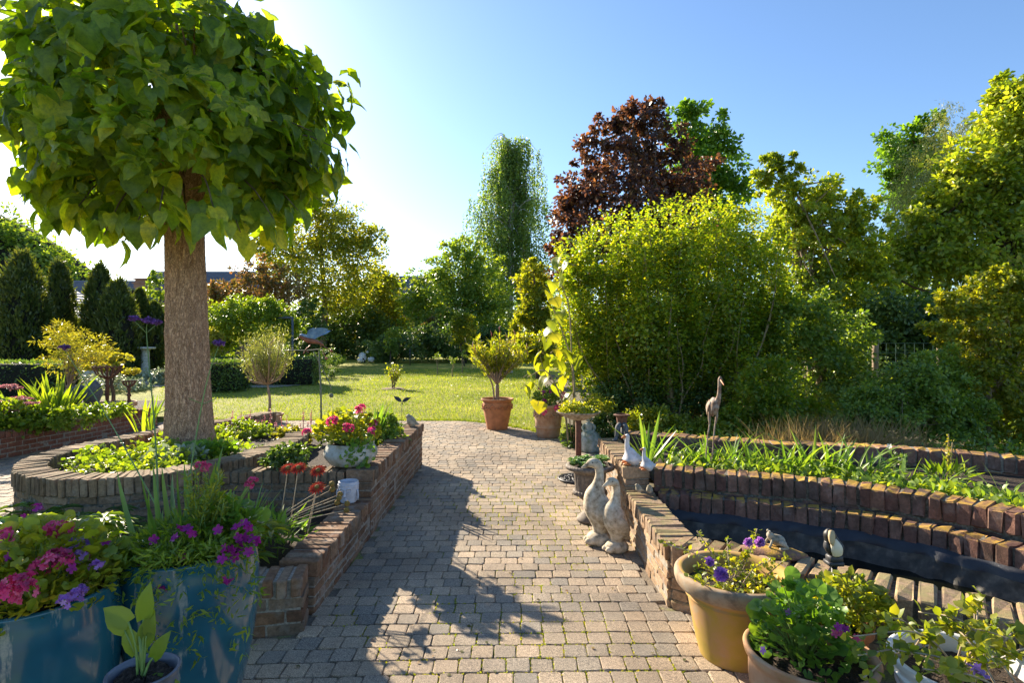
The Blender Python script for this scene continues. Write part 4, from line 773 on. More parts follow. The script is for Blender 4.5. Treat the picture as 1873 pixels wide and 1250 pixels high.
# arbour with vine ------------------------------------------------
M['iron_grey2'] = plain('blue_grey_post', (.08, .095, .12), .6, ns=10, var=.2, bmp=0)
def arbour():
    Y = 23; root = thing('garden_arbour', 'slim blue grey metal arbour posts holding up the leafy vine', 'arbour', ((450-936.5)/F*Y, Y, 0)); tb = MB()
    corners = [(451, Y), (458, Y+.4), (535, Y-.5), (378, Y+1), (450, Y+2.2), (380, Y+3)]
    for i, (px, yy_) in enumerate(corners):
        x = (px-936.5)/F*yy_; tb = MB(); tb.tube([(x, yy_, 0), (x, yy_, 2.5)], .045, 8); tb.build('post', M['iron_grey2'], root)
    tb = MB(); zt = 2.5; cs = [((px-936.5)/F*yy_, yy_, zt) for px, yy_ in corners]
    for a, b in ((0, 2), (0, 3), (1, 4), (3, 5), (4, 5), (2, 4)): tb.tube([cs[a], cs[b]], .04, 6)
    tb.build('top_frame', M['iron_grey2'], root)
    tree('vine', 'bright green sunlit vine covering the arbour', 'climber', Y, 470, [(460, 590, 85, 26), (430, 570, 55, 26), (500, 575, 45, 26), (400, 600, 36, 40), (480, 560, 30, 18), (520, 595, 28, 26), (430, 605, 60, 18), (405, 640, 26, 24), (540, 650, 8, 40), (545, 600, 14, 14)], 'bright', .11, 20000, .05, crad=.25, T=T_OV, trunk=False, upn=1., minz=.2)
    sheet('gravel_path', [(-16, 20.2), (-8.2, 19.4), (-7.4, 20.8), (-8.6, 22.6), (-18, 23.4)], -.012, plain('gravel', (.34, .29, .22), .95, ns=90, var=.4, bmp=.6))
arbour()
# olive tree, oleander and other potted woody plants ---------------
def pot(name, label, c, prof, mat, soil_z, seg=48, mod=None, group=None, parts=None, inner=.03, rz=0., soil=True):
    """prof: outer profile from base to rim (r, z); the wall folds inward at the rim"""
    prof = [tuple(map(float, q)) for q in prof]; rt, zt = prof[-1]; root = thing(name, label, 'pot', c, group); c = np.asarray(c, float)
    q = catmull([(a, b, 0) for a, b in prof], len(prof)*5)[:, :2]; mb = MB()
    full = [(.001, prof[0][1])]+[tuple(x) for x in q]+[(rt-inner*.3, zt+inner*.25), (rt-inner*.8, zt+.0), (rt-inner, zt-.02), (rt-inner*1.3, soil_z-.01)]
    mb.lathe(full, c, seg, 0, mod); mb.build('body', M[mat], root)
    if soil:
        sb = MB(); rs = rt-inner*1.15; rings = 9; v = [c+[0, 0, soil_z+.008]]; f = []
        for i in range(1, rings+1):
            for j in range(28): a = 2*pi*j/28; v.append(c+[rs*i/rings*cos(a), rs*i/rings*sin(a), soil_z+rng.normal(0, .006)+(.008 if i < rings else -.01)])
        t = [[0, 1+j, 1+(j+1) % 28] for j in range(28)]; qd = [[1+(i-1)*28+j, 1+i*28+j, 1+i*28+(j+1) % 28, 1+(i-1)*28+(j+1) % 28] for i in range(1, rings) for j in range(28)]
        sb.add(v, [np.array(t), np.array(qd)]); sb.build('soil', M['soil'], root)
    return root
def relief(root, c, r, z, h, mat, n=10, name='relief', sc=.02):
    mb = MB(); c = np.asarray(c, float)
    for i in range(n):
        a0 = 2*pi*i/n
        for k_ in range(5):
            a = a0+(k_-2)*.09; zz_ = z+h*.5*cos((k_-2)*1.1); mb.ball(c+[(r+.004)*cos(a), (r+.004)*sin(a), zz_], (sc, sc, sc*.9), 7, 5, noise=.08)
        mb.tube([c+[(r+.008)*cos(a0+t*.4), (r+.008)*sin(a0+t*.4), z-h*.4*sin(pi*t)+.01] for t in np.linspace(0, 1, 6)], sc*.45, 6)
    mb.build(name, M[mat], root)
c = G(909, 788); c[2] = 0; c += [0, .2, 0]
r1 = pot('terracotta_pot', 'orange terracotta pot with garland relief, standing alone near the lawn edge', c, [(.175, 0), (.19, .02), (.225, .2), (.258, .38), (.262, .46), (.255, .50), (.29, .52), (.295, .545)], 'terracotta', .50)
relief(r1, c, .262, .40, .08, 'terracotta')
def stems_bush(root, base, ends, r0, mat, tb=None, seg=6, bend=.15):
    tb = MB()
    for e in ends:
        e = np.asarray(e, float); m = base*.5+e*.5+(e-base)*[-.25, -.25, -.0]+rng.normal(0, bend*.2, 3); tb.tube([base+rng.normal(0, r0, 3)*[1, 1, 0], m, e], [r0, r0*.6, r0*.2], seg, m=10)
    tb.build('stem', M[mat], root)
def oleander():
    b = c+[0, 0, .48]; root = thing('oleander', 'upright oleander shrub with narrow leaves and reddish seed tips, in the lone terracotta pot', 'plant', b); ends = []; mb = MB(); fl = MB()
    for k_ in range(54):
        x = U(-.52, .58); ends.append(b+[x, U(-.3, .3), U(.85, 1.28)*(1-.25*abs(x))])
    fork = b+[0, 0, .32]; tb = MB(); tb.tube([b, fork], [.04, .034], 8, jag=.04, m=5); tb.tube([b+[-.05, 0, 0], b+[-.1, 0, .35], b+[-.3, 0, .7]], [.018, .014, .008], 6, m=8)
    for e in ends:
        tb.tube([fork, fork*.5+e*.5+(e-fork)*[-.12, -.1, -.06], e], [.014, .009, .004], 5, m=8); nn = 34; t = U(.35, 1, nn); q = fork+(e-fork)*t[:, None]+rng.normal(0, .02, (nn, 3)); dd = rng.normal(0, .55, (nn, 3)); dd[:, 2] = abs(dd[:, 2])+.25
        mb.leaves(T_LANCE, q, dd, rng.normal(0, .6, (nn, 3))+[0, 0, 1], np.c_[np.full(nn, .13), U(.09, .16, nn), np.full(nn, .1)])
        if random.random() < .4:
            fl = MB(); fl.tube([e, e+rng.normal(0, .02, 3)+[0, 0, .06], e+rng.normal(0, .03, 3)+[0, 0, .12]], [.003, .009, .004], 5); fl.build('seed_tip', L['dusty'], root)
    tb.build('stem', M['bark_pale'], root); mb.build('foliage', L['yellowgreen'], root)
oleander()
c2 = G(1004, 803); c2[2] = 0; c2 += [0, .2, 0]
r2 = pot('terracotta_pot', 'pale pinkish terracotta pot with leaf relief and banded foot, beside the birdbath', c2, [(.175, 0), (.19, .015), (.205, .14), (.225, .16), (.215, .19), (.225, .3), (.24, .44), (.243, .48), (.262, .50), (.262, .535)], 'terracotta_pale', .50)
relief(r2, c2, .232, .37, .07, 'terracotta_pale', 9)
co = np.array([-4.72, 11.05, 0.])
pot('shallow_pot', 'shallow round beige pot holding the olive tree at the lawn edge', co, [(.20, -.02), (.22, .03), (.25, .14), (.27, .15), (.27, .17)], 'terracotta_pale', .14)
def olive():
    b = co+[0, 0, .14]; root = thing('olive_tree', 'small silvery olive tree with thin single trunk, in a shallow pot', 'tree', b); tb = MB(); mb = MB(); f0 = b+[-.03, 0, .6]; tb.tube([b, b+[.015, 0, .3], f0], [.032, .026, .024], 8, m=8)
    for k_ in range(60):
        a = U(0, 6.3); rr = .52*sqrt(random.random()); h = U(.55, 1.28)*(1-.25*rr/.52); e = f0+[rr*cos(a)-.03, rr*sin(a), h-.1]; m = f0*.5+e*.5+[(e-f0)[0]*.2, (e-f0)[1]*.2, -.08]; tb.tube([f0, m, e], [.012, .008, .003], 5, m=8)
        nn = 90; t = U(.4, 1.12, nn); q = f0+(e-f0)*t[:, None]+rng.normal(0, .07, (nn, 3)); dd = rng.normal(0, .6, (nn, 3))+[0, 0, .6]; mb.leaves(T_LANCE, q, dd, rng.normal(0, 1, (nn, 3)), np.c_[np.full(nn, .06), U(.04, .08, nn), np.full(nn, .05)])
    tb.build('trunk', M['bark_pale'], root); mb.build('crown', L['olive'], root)
olive()
# ================================================================ POTS NEAR THE CAMERA
BP = [(.165, 0), (.185, .02), (.235, .22), (.265, .42), (.272, .58), (.262, .68), (.262, .71)]
cb = np.array([-1.385, 2.45, -.0]); pot('glazed_pot', 'tall teal blue glazed pot with pale drips, nearer the path', cb, BP, 'glaze', .66, 64, group='tall teal glazed pots')
cl = np.array([-1.76, 2.10, -.0]); pot('glazed_pot', 'tall teal blue glazed pot in the bottom left corner', cl, [(a, b*.955) for a, b in BP], 'glaze', .63, 64, group='tall teal glazed pots')
cs_ = np.array([-1.115, 1.72, 0]); pot('small_grey_pot', 'small dark grey glazed pot at the bottom edge between the teal pots', cs_, [(.06, 0.36), (.075, .38), (.09, .48), (.092, .575), (.1, .60)], 'grey_pot', .575, 40, inner=.014)
st = MB(); st.box((cs_[0], cs_[1]+.02, .18), (.26, .26, .358), .2, b=.01); tag(st.build('stone_block', M['concrete'], smooth=False), 'rough stone block under the small grey pot', 'block')
M['rim_brown'] = plain('weathered_rim', (.3, .2, .12), .85, ns=16, cols=[(.17, .12, .08), (.34, .24, .15), (.36, .30, .22)], bmp=.35)
c5 = np.array([1.135, 2.9, 0]); TP = [(.165, 0), (.175, .01), (.20, .12), (.232, .29), (.243, .30), (.24, .315), (.252, .33), (.262, .345), (.28, .37), (.29, .395), (.288, .415)]
pot('terracotta_pot', 'large terracotta pot stained yellow by algae, against the path side wall corner', c5, TP, 'terracotta_moss', .36, 64, inner=.05)
rm = MB(); rm.lathe(catmull([(.279, .345, 0), (.290, .362, 0), (.2975, .39, 0), (.296, .413, 0), (.285, .424, 0), (.268, .424, 0), (.252, .412, 0)], 30)[:, :2], c5, 64); rm.build('rim', M['rim_brown'], bpy.data.objects['terracotta_pot.002'])
c6 = np.array([1.235, 2.36, 0]); r6 = pot('terracotta_bowl', 'wide old terracotta bowl with green stained rim at the bottom edge', c6, [(.15, 0), (.2, .05), (.232, .15), (.236, .23), (.238, .26), (.252, .285), (.258, .31)], 'terracotta_old', .25, 64, inner=.032)
for a in (-2.5, -.9, .6, 2.2): mb = MB(); mb.ball(c6+[.238*cos(a), .238*sin(a), .2], (.03, .03, .035), 10, 7, noise=.12); mb.build('knob', M['terracotta_old'], r6)
c7 = np.array([1.715, 2.15, 0]); pot('white_pot', 'white ribbed plastic pot in the bottom right corner', c7, [(.17, 0), (.185, .1), (.205, .2), (.212, .215), (.207, .23), (.218, .25), (.224, .262), (.218, .275), (.228, .295), (.235, .31), (.228, .322), (.245, .35), (.252, .376)], 'white_pot', .315, 64, inner=.028)
c8 = np.array([1.52, 2.66, 0]); pot('terracotta_pot', 'small plain terracotta pot tucked behind the bowl', c8, [(.1, 0), (.12, .15), (.135, .24), (.15, .25), (.152, .285)], 'terracotta', .25, 40)
# bowl on the planter wall, face pot
c9 = np.array([-1.39, 4.90, .53]); pot('concrete_bowl', 'round grey concrete bowl standing on the planter wall', c9, [(.12, 0), (.17, .015), (.215, .07), (.225, .11), (.212, .15), (.198, .17), (.198, .19)], 'concrete', .165, 56, inner=.02, mod=lambda th, z: 1+.008*np.sin(th*3))
def facepot():
    c = np.array([-1.30, 4.52, .31]); rt = pot('face_pot', 'small white pot shaped as a calm face, on the lower wall below the concrete bowl', c, [(.045, 0), (.06, .01), (.068, .05), (.077, .09), (.08, .13), (.079, .155), (.077, .17)], 'white_face', .135, 40, inner=.012, soil=False)
    mb = MB(); f = lambda a, z, r=.077: c+np.array([sin(a)*r, -cos(a)*r, z]); a0 = -.05
    mb.tube([f(a0, .125, .079), f(a0, .09, .084), f(a0, .072, .092), f(a0, .066, .08)], [.006, .007, .012, .006], 8, m=10)   # nose
    for s_ in (-1, 1):
        mb.tube([f(a0+s_*t, .117+.012*sin(pi*(t-.12)/.5), .082) for t in np.linspace(.12, .62, 7)], .0045, 6)
        mb.tube([f(a0+s_*t, .098-.008*sin(pi*(t-.15)/.42), .081) for t in np.linspace(.15, .57, 7)], .004, 6)
        mb.ball(f(a0+s_*.36, .104, .074), (.02, .011, .011), 10, 7)
        mb.tube([f(a0+s_*1.25, .11, .083), f(a0+s_*1.3, .08, .086), f(a0+s_*1.3, .03, .084)], [.007, .009, .008], 6, m=7)  # ear lobes
    mb.tube([f(a0+t, .043+.004*cos(t*14), .075+.005*cos(t*5)) for t in np.linspace(-.26, .26, 9)], [.002, .004, .006, .0065, .006, .0065, .006, .004, .002], 6)
    mb.tube([f(a0+t, .035, .074+.004*cos(t*5)) for t in np.linspace(-.18, .18, 7)], [.002, .005, .006, .006, .006, .005, .002], 6)
    mb.tube([f(t, .148, .0805) for t in np.linspace(-3.14, 3.14, 40)], .003, 5)
    mb.build('face', M['white_face'], rt)
M['white_face'] = plain('white_face_clay', (.50, .50, .54), .7, ns=30, var=.15, bmp=.2); facepot()
# ================================================================ STATUES AND ORNAMENTS
def loft(mb, pts, rx, ry=None, m=40, seg=20, mi=0): mb.tube(pts, rx, seg, mi, m=m, ry=ry)
def big_duck(label, c, sc, rz, gr=None):
    c = np.array(c, float); root = thing('stone_duck', label, 'statue', c, gr); f = lambda x, z, y=0: c+sc*np.array([x*cos(rz)-y*sin(rz), x*sin(rz)+y*cos(rz), z])
    mb = MB(); pts = [f(.02, .03), f(.015, .10), (f(.02, .15)), f(.015, .22), f(-.01, .30), f(-.02, .375), f(.0, .45), f(.012, .52), f(.008, .575), f(-.01, .608), f(-.045, .618), f(-.075, .607), f(-.092, .598)]
    loft(mb, pts, np.array([.05, .055, .072, .096, .102, .082, .048, .034, .033, .038, .037, .024, .010])*sc, np.array([.05, .055, .07, .092, .10, .08, .047, .033, .034, .04, .038, .026, .012])*sc, 60, 24)
    mb.build('body', M['stone_goose'], root); b = MB(); loft(b, [f(-.078, .606), f(-.105, .592), f(-.128, .583)], np.array([.021, .014, .004])*sc, np.array([.018, .010, .004])*sc, 12, 12); b.build('beak', M['stone_goose'], root)
    for s_ in (-1, 1):
        w_ = MB(); loft(w_, [f(-.05, .34, s_*.065), f(.0, .27, s_*.092), f(.05, .20, s_*.082), f(.095, .13, s_*.04)], np.array([.015, .055, .05, .01])*sc, np.array([.01, .018, .017, .006])*sc, 16, 12); w_.build('wing', M['stone_goose'], root)
        e = MB(); e.ball(f(-.048, .628, s_*.034), .006*sc, 8, 6); e.build('eye', M['iron_dark'], root)
    t = MB(); loft(t, [f(.05, .19), f(.10, .13), f(.135, .095)], np.array([.06, .04, .012])*sc, np.array([.05, .03, .01])*sc, 12, 12); t.build('tail', M['stone_goose'], root)
    p = MB(); p.ball(f(.015, .045), np.array([.105, .095, .062])*sc, 20, 12, noise=.025); p.ball(f(-.06, .03, .03), np.array([.05, .03, .03])*sc, 10, 7); p.ball(f(-.06, .03, -.03), np.array([.05, .03, .03])*sc, 10, 7); p.build('base', M['stone_goose'], root)
c = G(1096, 1001); big_duck('taller weathered stone duck on the paving, standing behind the other', c+[.0, .06, 0], 1.03, .05, 'stone ducks by the path wall')
c = G(1129, 1017); big_duck('shorter weathered stone duck on the paving, standing in front, nearest the wall', c+[.0, .08, 0], .86, .35, 'stone ducks by the path wall')
def small_goose(label, c, sc):
    c = np.array(c, float); f = lambda x, z, y=0: c+sc*np.array([x, y*1., z]); root = thing('ceramic_goose', label, 'figurine', c, 'white ceramic geese on the wall'); mb = MB()
    loft(mb, [f(.0, .012), f(.01, .03), f(.01, .06), f(.0, .10), f(-.018, .14), f(-.022, .18), f(-.02, .215), f(-.024, .238), f(-.03, .25)], np.array([.045, .068, .070, .048, .025, .019, .019, .021, .006])*sc, np.array([.05, .075, .076, .05, .025, .018, .019, .022, .006])*sc, 40, 20)
    loft(mb, [f(.04, .06), f(.085, .05), f(.11, .06)], np.array([.045, .028, .008])*sc, None, 12, 12)
    mb.build('body', M['white_ceramic'], root); b = MB(); loft(b, [f(-.035, .235, -.005), f(-.055, .228, -.008), f(-.07, .224, -.01)], np.array([.014, .011, .004])*sc, None, 8, 10); b.build('beak', M['orange'], root)
    for s_ in (-1, 1): b = MB(); b.ball(f(-.03, .012, s_*.04), np.array([.035, .022, .013])*sc, 12, 8); b.build('foot', M['orange'], root)
    e = MB(); e.ball(f(-.028, .238, -.019), .004*sc, 8, 6); e.build('eye', M['black'], root)
small_goose('larger white ceramic goose with orange beak, left one on the wall corner', ((1151-936.5)/F*4.74+.01, 4.77, .556), 1.02)
small_goose('smaller white ceramic goose with orange beak, right one on the pond wall', ((1178-936.5)/F*4.58+.015, 4.58, .556), .72)
def wee_bird(label, c, sc, rz=0., gr='tiny stone birds on the pond wall'):
    c = np.array(c, float); f = lambda x, z, y=0: c+sc*np.array([x*cos(rz)-y*sin(rz), x*sin(rz)+y*cos(rz), z]); root = thing('stone_bird', label, 'figurine', c, gr); mb = MB()
    loft(mb, [f(.004, .0), f(.004, .018), f(-.002, .036), f(-.01, .052), f(-.014, .062), f(-.014, .070)], np.array([.014, .026, .025, .018, .015, .004])*sc, None, 24, 16); mb.build('body', M['stone_fig'], root)
    b = MB(); loft(b, [f(-.026, .057), f(-.034, .055)], np.array([.005, .001])*sc, None, 4, 8); b.build('beak', M['stone_fig'], root)
    b = MB(); loft(b, [f(.02, .02), f(.045, .012)], np.array([.014, .004])*sc, None, 6, 10); b.build('tail', M['stone_fig'], root)
wee_bird('tiny stone bird looking left, on the ledge below the ceramic geese', ((1168-936.5)/F*4.5, 4.5, .398), .95); wee_bird('tiny stone bird facing forward, right one on the ledge below the ceramic geese', ((1188-936.5)/F*4.47, 4.47, .398), .98, 1.2)
wee_bird('small squat stone bird with raised tail on the far corner of the planter wall', ((752-936.5)/F*7.05, 7.05, .53), 2.2, 0, None)
# urn
def urn():
    c = np.array([.69, 5.03, 0.]); root = thing('iron_urn', 'low wide cast iron urn with roped rim, full of succulents', 'urn', c); mb = MB()
    fl = lambda th, z: 1+.03*np.cos(th*22)*((z > .27) & (z < .42)); P_ = catmull([(.11, 0, 0), (.12, .02, 0), (.10, .05, 0), (.05, .10, 0), (.042, .15, 0), (.07, .19, 0), (.12, .23, 0), (.135, .26, 0), (.13, .29, 0), (.135, .38, 0), (.142, .43, 0)], 50)[:, :2]
    mb.lathe([(.001, 0)]+[tuple(x) for x in P_]+[(.18, .465)], c, 88, 0, fl); mb.build('bowl', M['iron'], root)
    g = MB(); g.lathe(catmull([(.10, .235, 0), (.145, .24, 0), (.147, .268, 0), (.135, .28, 0)], 12)[:, :2], c, 88, 0, lambda th, z: 1+.05*np.cos(th*26+z*70)); g.build('gadroon_band', M['iron'], root)
    r = MB(); r.lathe(catmull([(.165, .455, 0), (.205, .465, 0), (.215, .482, 0), (.21, .498, 0), (.19, .506, 0), (.178, .502, 0), (.175, .47, 0)], 30)[:, :2], c, 140, 0, lambda th, z: 1+.016*np.sin(th*46+z*150)); r.build('rim', M['iron'], root)
    s = MB(); n = 24; v = [c+[0, 0, .485]]+[c+[.177*cos(2*pi*i/n), .177*sin(2*pi*i/n), .48] for i in range(n)]; s.add(v, [np.array([[0, 1+i, 1+(i+1) % n] for i in range(n)])]); s.build('soil', M['soil'], root)
    root = thing('succulent_cluster', 'green houseleek rosettes filling the iron urn', 'plant', c+[0, 0, .49]); mb = MB()
    for k_ in range(120):
        a = U(0, 6.3); rr = .165*sqrt(random.random()); q = c+[rr*cos(a), rr*sin(a), .495+U(0, .05)+(.05 if rr*cos(a) > .1 else 0)*random.random()]; n = 18; t = np.arange(n)*2.4; el = np.linspace(1.3, .2, n); dd = np.c_[np.cos(t)*np.cos(el), np.sin(t)*np.cos(el), np.sin(el)]
        mb.leaves(T_OV, np.repeat([q], n, 0), dd, [0, 0, 1]+0*dd, np.linspace(.018, .038, n)*U(.8, 1.3))
    mb.build('rosettes', L['sedum'], root)
urn()
def birdbath():
    c = G(1058, 878); c[2] = 0; root = thing('birdbath', 'birdbath with shallow pale dish on a square metal post and scrolled foot', 'birdbath', c); mb = MB(); mb.box(c+[0, 0, .36], (.062, .062, .68), b=.006); mb.build('post', M['rust'], root)
    d = MB(); d.lathe(catmull([(.001, .69, 0), (.06, .685, 0), (.13, .71, 0), (.20, .745, 0), (.245, .775, 0), (.25, .785, 0), (.235, .782, 0), (.15, .745, 0), (.001, .72, 0)], 50)[:, :2], c, 56, 0, lambda th, z: 1+.02*np.cos(th*14)*(z > .76)); d.build('dish', M['terracotta_lichen'], root)
    g = MB(); t = np.linspace(0, 2*pi, 41); 
    for rr, q in ((.225, .012), (.205, .008), (.07, .01)): g.tube([c+[rr*cos(a), rr*sin(a), .015] for a in t], q, 8, cap=False)
    for k_ in range(6):
        a0 = k_*pi/3
        for s_ in (-1, 1):
            u = np.linspace(0, 1, 16); sp_r = .05*(1-u*.75); an = a0+s_*.25; ctr = c+[.14*cos(an), .14*sin(an), .018]; g.tube([ctr+[r_*cos(s_*9*w+a0), r_*sin(s_*9*w+a0), 0] for r_, w in zip(sp_r, u)], .007, 6)
        g.tube([c+[.06*cos(a0), .06*sin(a0), .018], c+[.21*cos(a0), .21*sin(a0), .015]], .008, 6)
    g.build('foot', M['iron_dark'], root)
    root = thing('trailing_sedum', 'yellow green trailing plant growing in the birdbath dish', 'plant', c+[0, 0, .75]); mb = MB(); n = 1500; a = U(0, 6.3, n); rr = .22*np.sqrt(rng.random(n)); z = .76+.1*(1-(rr/.22)**2)*rng.random(n)+.02*rng.random(n)+.1*np.exp(-((rr*np.cos(a)+.1)**2/.008))*rng.random(n)
    mb.leaves(T_OV, np.c_[rr*np.cos(a), rr*np.sin(a), z]+c*[1, 1, 0], rng.normal(0, 1, (n, 3))+[0, 0, .7], rng.normal(0, .5, (n, 3))+[0, 0, 1], U(.02, .045, n)); mb.build('foliage', L['yellowgreen'], root)
M['terracotta_lichen'] = plain('lichen_stone', (.4, .35, .28), .9, ns=28, cols=[(.12, .09, .06), (.34, .28, .21), (.46, .42, .36)], bmp=.5); birdbath()
def lady():
    c = G(1078, 826); c[2] = 0; root = thing('garden_statue', 'greenish stone statue of a woman in bonnet and wide skirt behind the birdbath', 'statue', c); mb = MB(); f = lambda x, z, y=0: c+np.array([x, y, z])
    mb.lathe(catmull([(.13, .0, 0), (.15, .02, 0), (.165, .1, 0), (.155, .2, 0), (.10, .28, 0), (.052, .315, 0)], 30)[:, :2], c, 44, 0, lambda th, z: 1+.05*np.cos(th*9+z*6)*np.clip((.3-z)/.15, 0, 1)); mb.build('skirt', M['statue'], root)
    b = MB(); loft(b, [f(0, .30), f(-.005, .34), f(-.01, .385), f(-.012, .41), f(-.012, .425), f(-.015, .45), f(-.015, .475), f(-.012, .495)], np.array([.052, .055, .062, .04, .02, .035, .036, .008]), None, 30, 18); b.build('torso', M['statue'], root)
    h = MB(); h.lathe(catmull([(.028, .47, 0), (.07, .468, 0), (.072, .476, 0), (.04, .485, 0), (.03, .51, 0), (.001, .52, 0)], 24)[:, :2], c+[-.012, 0, 0], 24); h.build('bonnet', M['statue'], root)
    for s_ in (-1, 1):
        a = MB(); loft(a, [f(s_*.055-.01, .39), f(s_*.085-.01, .34, -.02), f(s_*.05-.02, .29, -.08), f(-.02, .275, -.10)], np.array([.022, .02, .016, .014]), None, 14, 12); a.build('arm', M['statue'], root)
    a = MB(); a.ball(f(-.02, .25, -.115), (.045, .03, .04), 12, 8, noise=.04); a.build('basket', M['statue'], root)
lady()
def legspot():
    c = np.array([(1138-936.5)/F*6.0, 6.02, .556]); root = thing('legged_planter', 'small rusty flowerpot on two bent human legs, sitting on the wall end', 'planter', c); f = lambda x, z, y=0: c+np.array([x, y, z]); mb = MB()
    mb.lathe(catmull([(.001, .13, 0), (.045, .13, 0), (.052, .18, 0), (.062, .235, 0), (.085, .25, 0), (.086, .258, 0), (.062, .262, 0), (.055, .24, 0), (.001, .235, 0)], 40)[:, :2], c, 28); mb.build('bowl', M['rust'], root)
    for s_, kx in ((-1, -.09), (1, .035)):
        l = MB(); loft(l, [f(s_*.02, .15), f(kx*.45, .155, -.06), f(kx*.7, .13, -.10), f(kx*.8, .06, -.10), f(kx*.9, .018, -.11), f(kx*.9-.03, .012, -.14)], [.028, .026, .026, .02, .018, .016], None, 24, 12); l.build('leg', M['iron_grey'], root)
    l = MB(); l.box(f(.03, .06, .02), (.07, .06, .12), b=.01); l.build('seat_block', M['iron_grey'], root)
M['iron_grey'] = plain('grey_figure', (.10, .105, .11), .8, ns=25, var=.5, bmp=.4); legspot()
def heron():
    c = np.array([(1304-936.5)/F*4.75, 4.75, .46]); k_ = 4.75/F; root = thing('heron_sculpture', 'tall thin legged wading bird sculpture standing among the iris by the pond', 'sculpture', c)
    f = lambda px, py, y=0: P(px, py, 4.75)+[0, y, 0]; mb = MB()
    loft(mb, [f(1302, 762), f(1304, 752), f(1306, 738), f(1308, 728)], [.01, .036, .040, .02], [.01, .06, .065, .03], 20, 16)
    loft(mb, [f(1308, 738, -.03), f(1311, 724, -.05), f(1312, 708, -.05), f(1312, 700, -.055), f(1312.5, 693, -.06), f(1312.5, 688, -.06)], [.03, .018, .014, .015, .018, .006], None, 26, 14); mb.build('body', M['heron'], root)
    b = MB(); loft(b, [f(1312.5, 694, -.07), f(1312, 699, -.12), f(1311.5, 703, -.16)], [.009, .006, .002], None, 8, 8); b.build('beak', M['orange'], root)
    for s_, x0, x1, x2 in ((-1, 1298, 1298, 1291), (1, 1311, 1308, 1303)):
        l = MB(); loft(l, [f(x0, 752), f(x0-.5, 765), f(x1, 778)], [.012, .012, .006], None, 10, 8); loft(l, [f(x1, 776), f((x1+x2)/2, 800), f(x2, 838)], [.006, .006, .006], None, 8, 6); l.build('leg', M['heron'], root)
    w_ = MB()
    for s_ in (-1, 1): loft(w_, [f(1306+s_*7, 734), f(1304+s_*8, 746, .02), f(1301+s_*4, 760, .05)], [.008, .012, .004], [.03, .04, .008], 12, 10)
    w_.build('wing', M['heron'], root)
M['heron'] = plain('heron_paint', (.4, .3, .22), .8, ns=24, cols=[(.06, .045, .03), (.24, .14, .09), (.34, .27, .21), (.30, .26, .24)], bmp=.3); heron()
def frog():
    c = np.array([(1419-936.5)/F*3.27, 3.27, .385]); rk = MB(); rk.ball(c+[-.02, .0, -.004], (.17, .10, .035), 18, 10, noise=.05, rz=-.4); tag(rk.build('flat_stone', M['brick_pond']), 'flat reddish stone lying on the pond wall under the frog figure', 'stone')
    c = c+[0, 0, .028]; root = thing('frog_figurine', 'small stone frog sitting on the flat stone at the pond edge', 'figurine', c); f = lambda x, z, y=0: c+np.array([x, y, z]); mb = MB()
    loft(mb, [f(.05, .015), f(.03, .028), f(0, .04), f(-.025, .055), f(-.035, .072), f(-.035, .085)], [.008, .03, .032, .022, .018, .006], [.01, .03, .032, .022, .02, .008], 24, 14); mb.build('body', M['stone_fig'], root)
    for s_ in (-1, 1):
        l = MB(); loft(l, [f(.04, .02, s_*.02), f(.01, .035, s_*.045), f(.045, .008, s_*.05), f(.0, .004, s_*.055)], [.016, .015, .008, .009], None, 16, 10); l.build('hind_leg', M['stone_fig'], root)
        l = MB(); loft(l, [f(-.025, .05, s_*.02), f(-.04, .025, s_*.03), f(-.05, .003, s_*.03)], [.009, .007, .008], None, 10, 8); l.build('front_leg', M['stone_fig'], root)
        l = MB(); l.ball(f(-.04, .088, s_*.012), .008, 8, 6); l.build('eye', M['stone_fig'], root)
frog()
def solar_bird():
    Y = 2.78; k_ = Y/F; f = lambda px, py, y=0: P(px, py, Y)+[0, y, 0]; base = f(1526, 1090); root = thing('bird_stake_light', 'small black and cream bird figure on a black stake, in front of the pond wall', 'garden light', [base[0], base[1], 0])
    s = MB(); s.tube([[f(1527, 1050)[0], Y, 0], f(1526, 1036)], .014, 12); s.build('stake', M['black'], root)
    b = MB(); b.box(f(1525, 1030), (.075, .06, .02), b=.004); b.box(f(1526, 1022), (.066, .05, .035), .1, b=.006); b.build('perch_block', M['iron_dark'], root)
    m = MB(); loft(m, [f(1526, 1018), f(1526, 1008), f(1523, 996), f(1519, 984), f(1516.5, 976), f(1516, 968)], [.025, .04, .038, .03, .026, .008], [.025, .036, .034, .028, .027, .008], 26, 18); m.build('body', M['black'], root)
    w_ = MB(); loft(w_, [f(1527, 1013, -.022), f(1524, 1000, -.03), f(1519, 985, -.022)], [.024, .028, .016], [.014, .016, .012], 14, 14); w_.build('breast', M['cream'], root)
    w_ = MB(); loft(w_, [f(1517, 970, -.018), f(1514.5, 978, -.032), f(1513, 987, -.042), f(1514, 993, -.046)], [.012, .017, .013, .004], [.012, .012, .01, .003], 16, 12); w_.build('beak', M['beak_tan'], root)
    for s_ in (-1, 1): w_ = MB(); loft(w_, [f(1522+s_*11, 990), f(1525+s_*13, 1002), f(1526+s_*8, 1014)], [.006, .012, .004], [.014, .022, .01], 12, 10); w_.build('wing', M['iron_dark'], root)
M['cream'] = plain('cream_paint', (.62, .56, .42), .6, ns=20, var=.1, bmp=.1); M['beak_tan'] = plain('tan_paint', (.46, .34, .18), .6, ns=20, var=.15, bmp=.1); solar_bird()
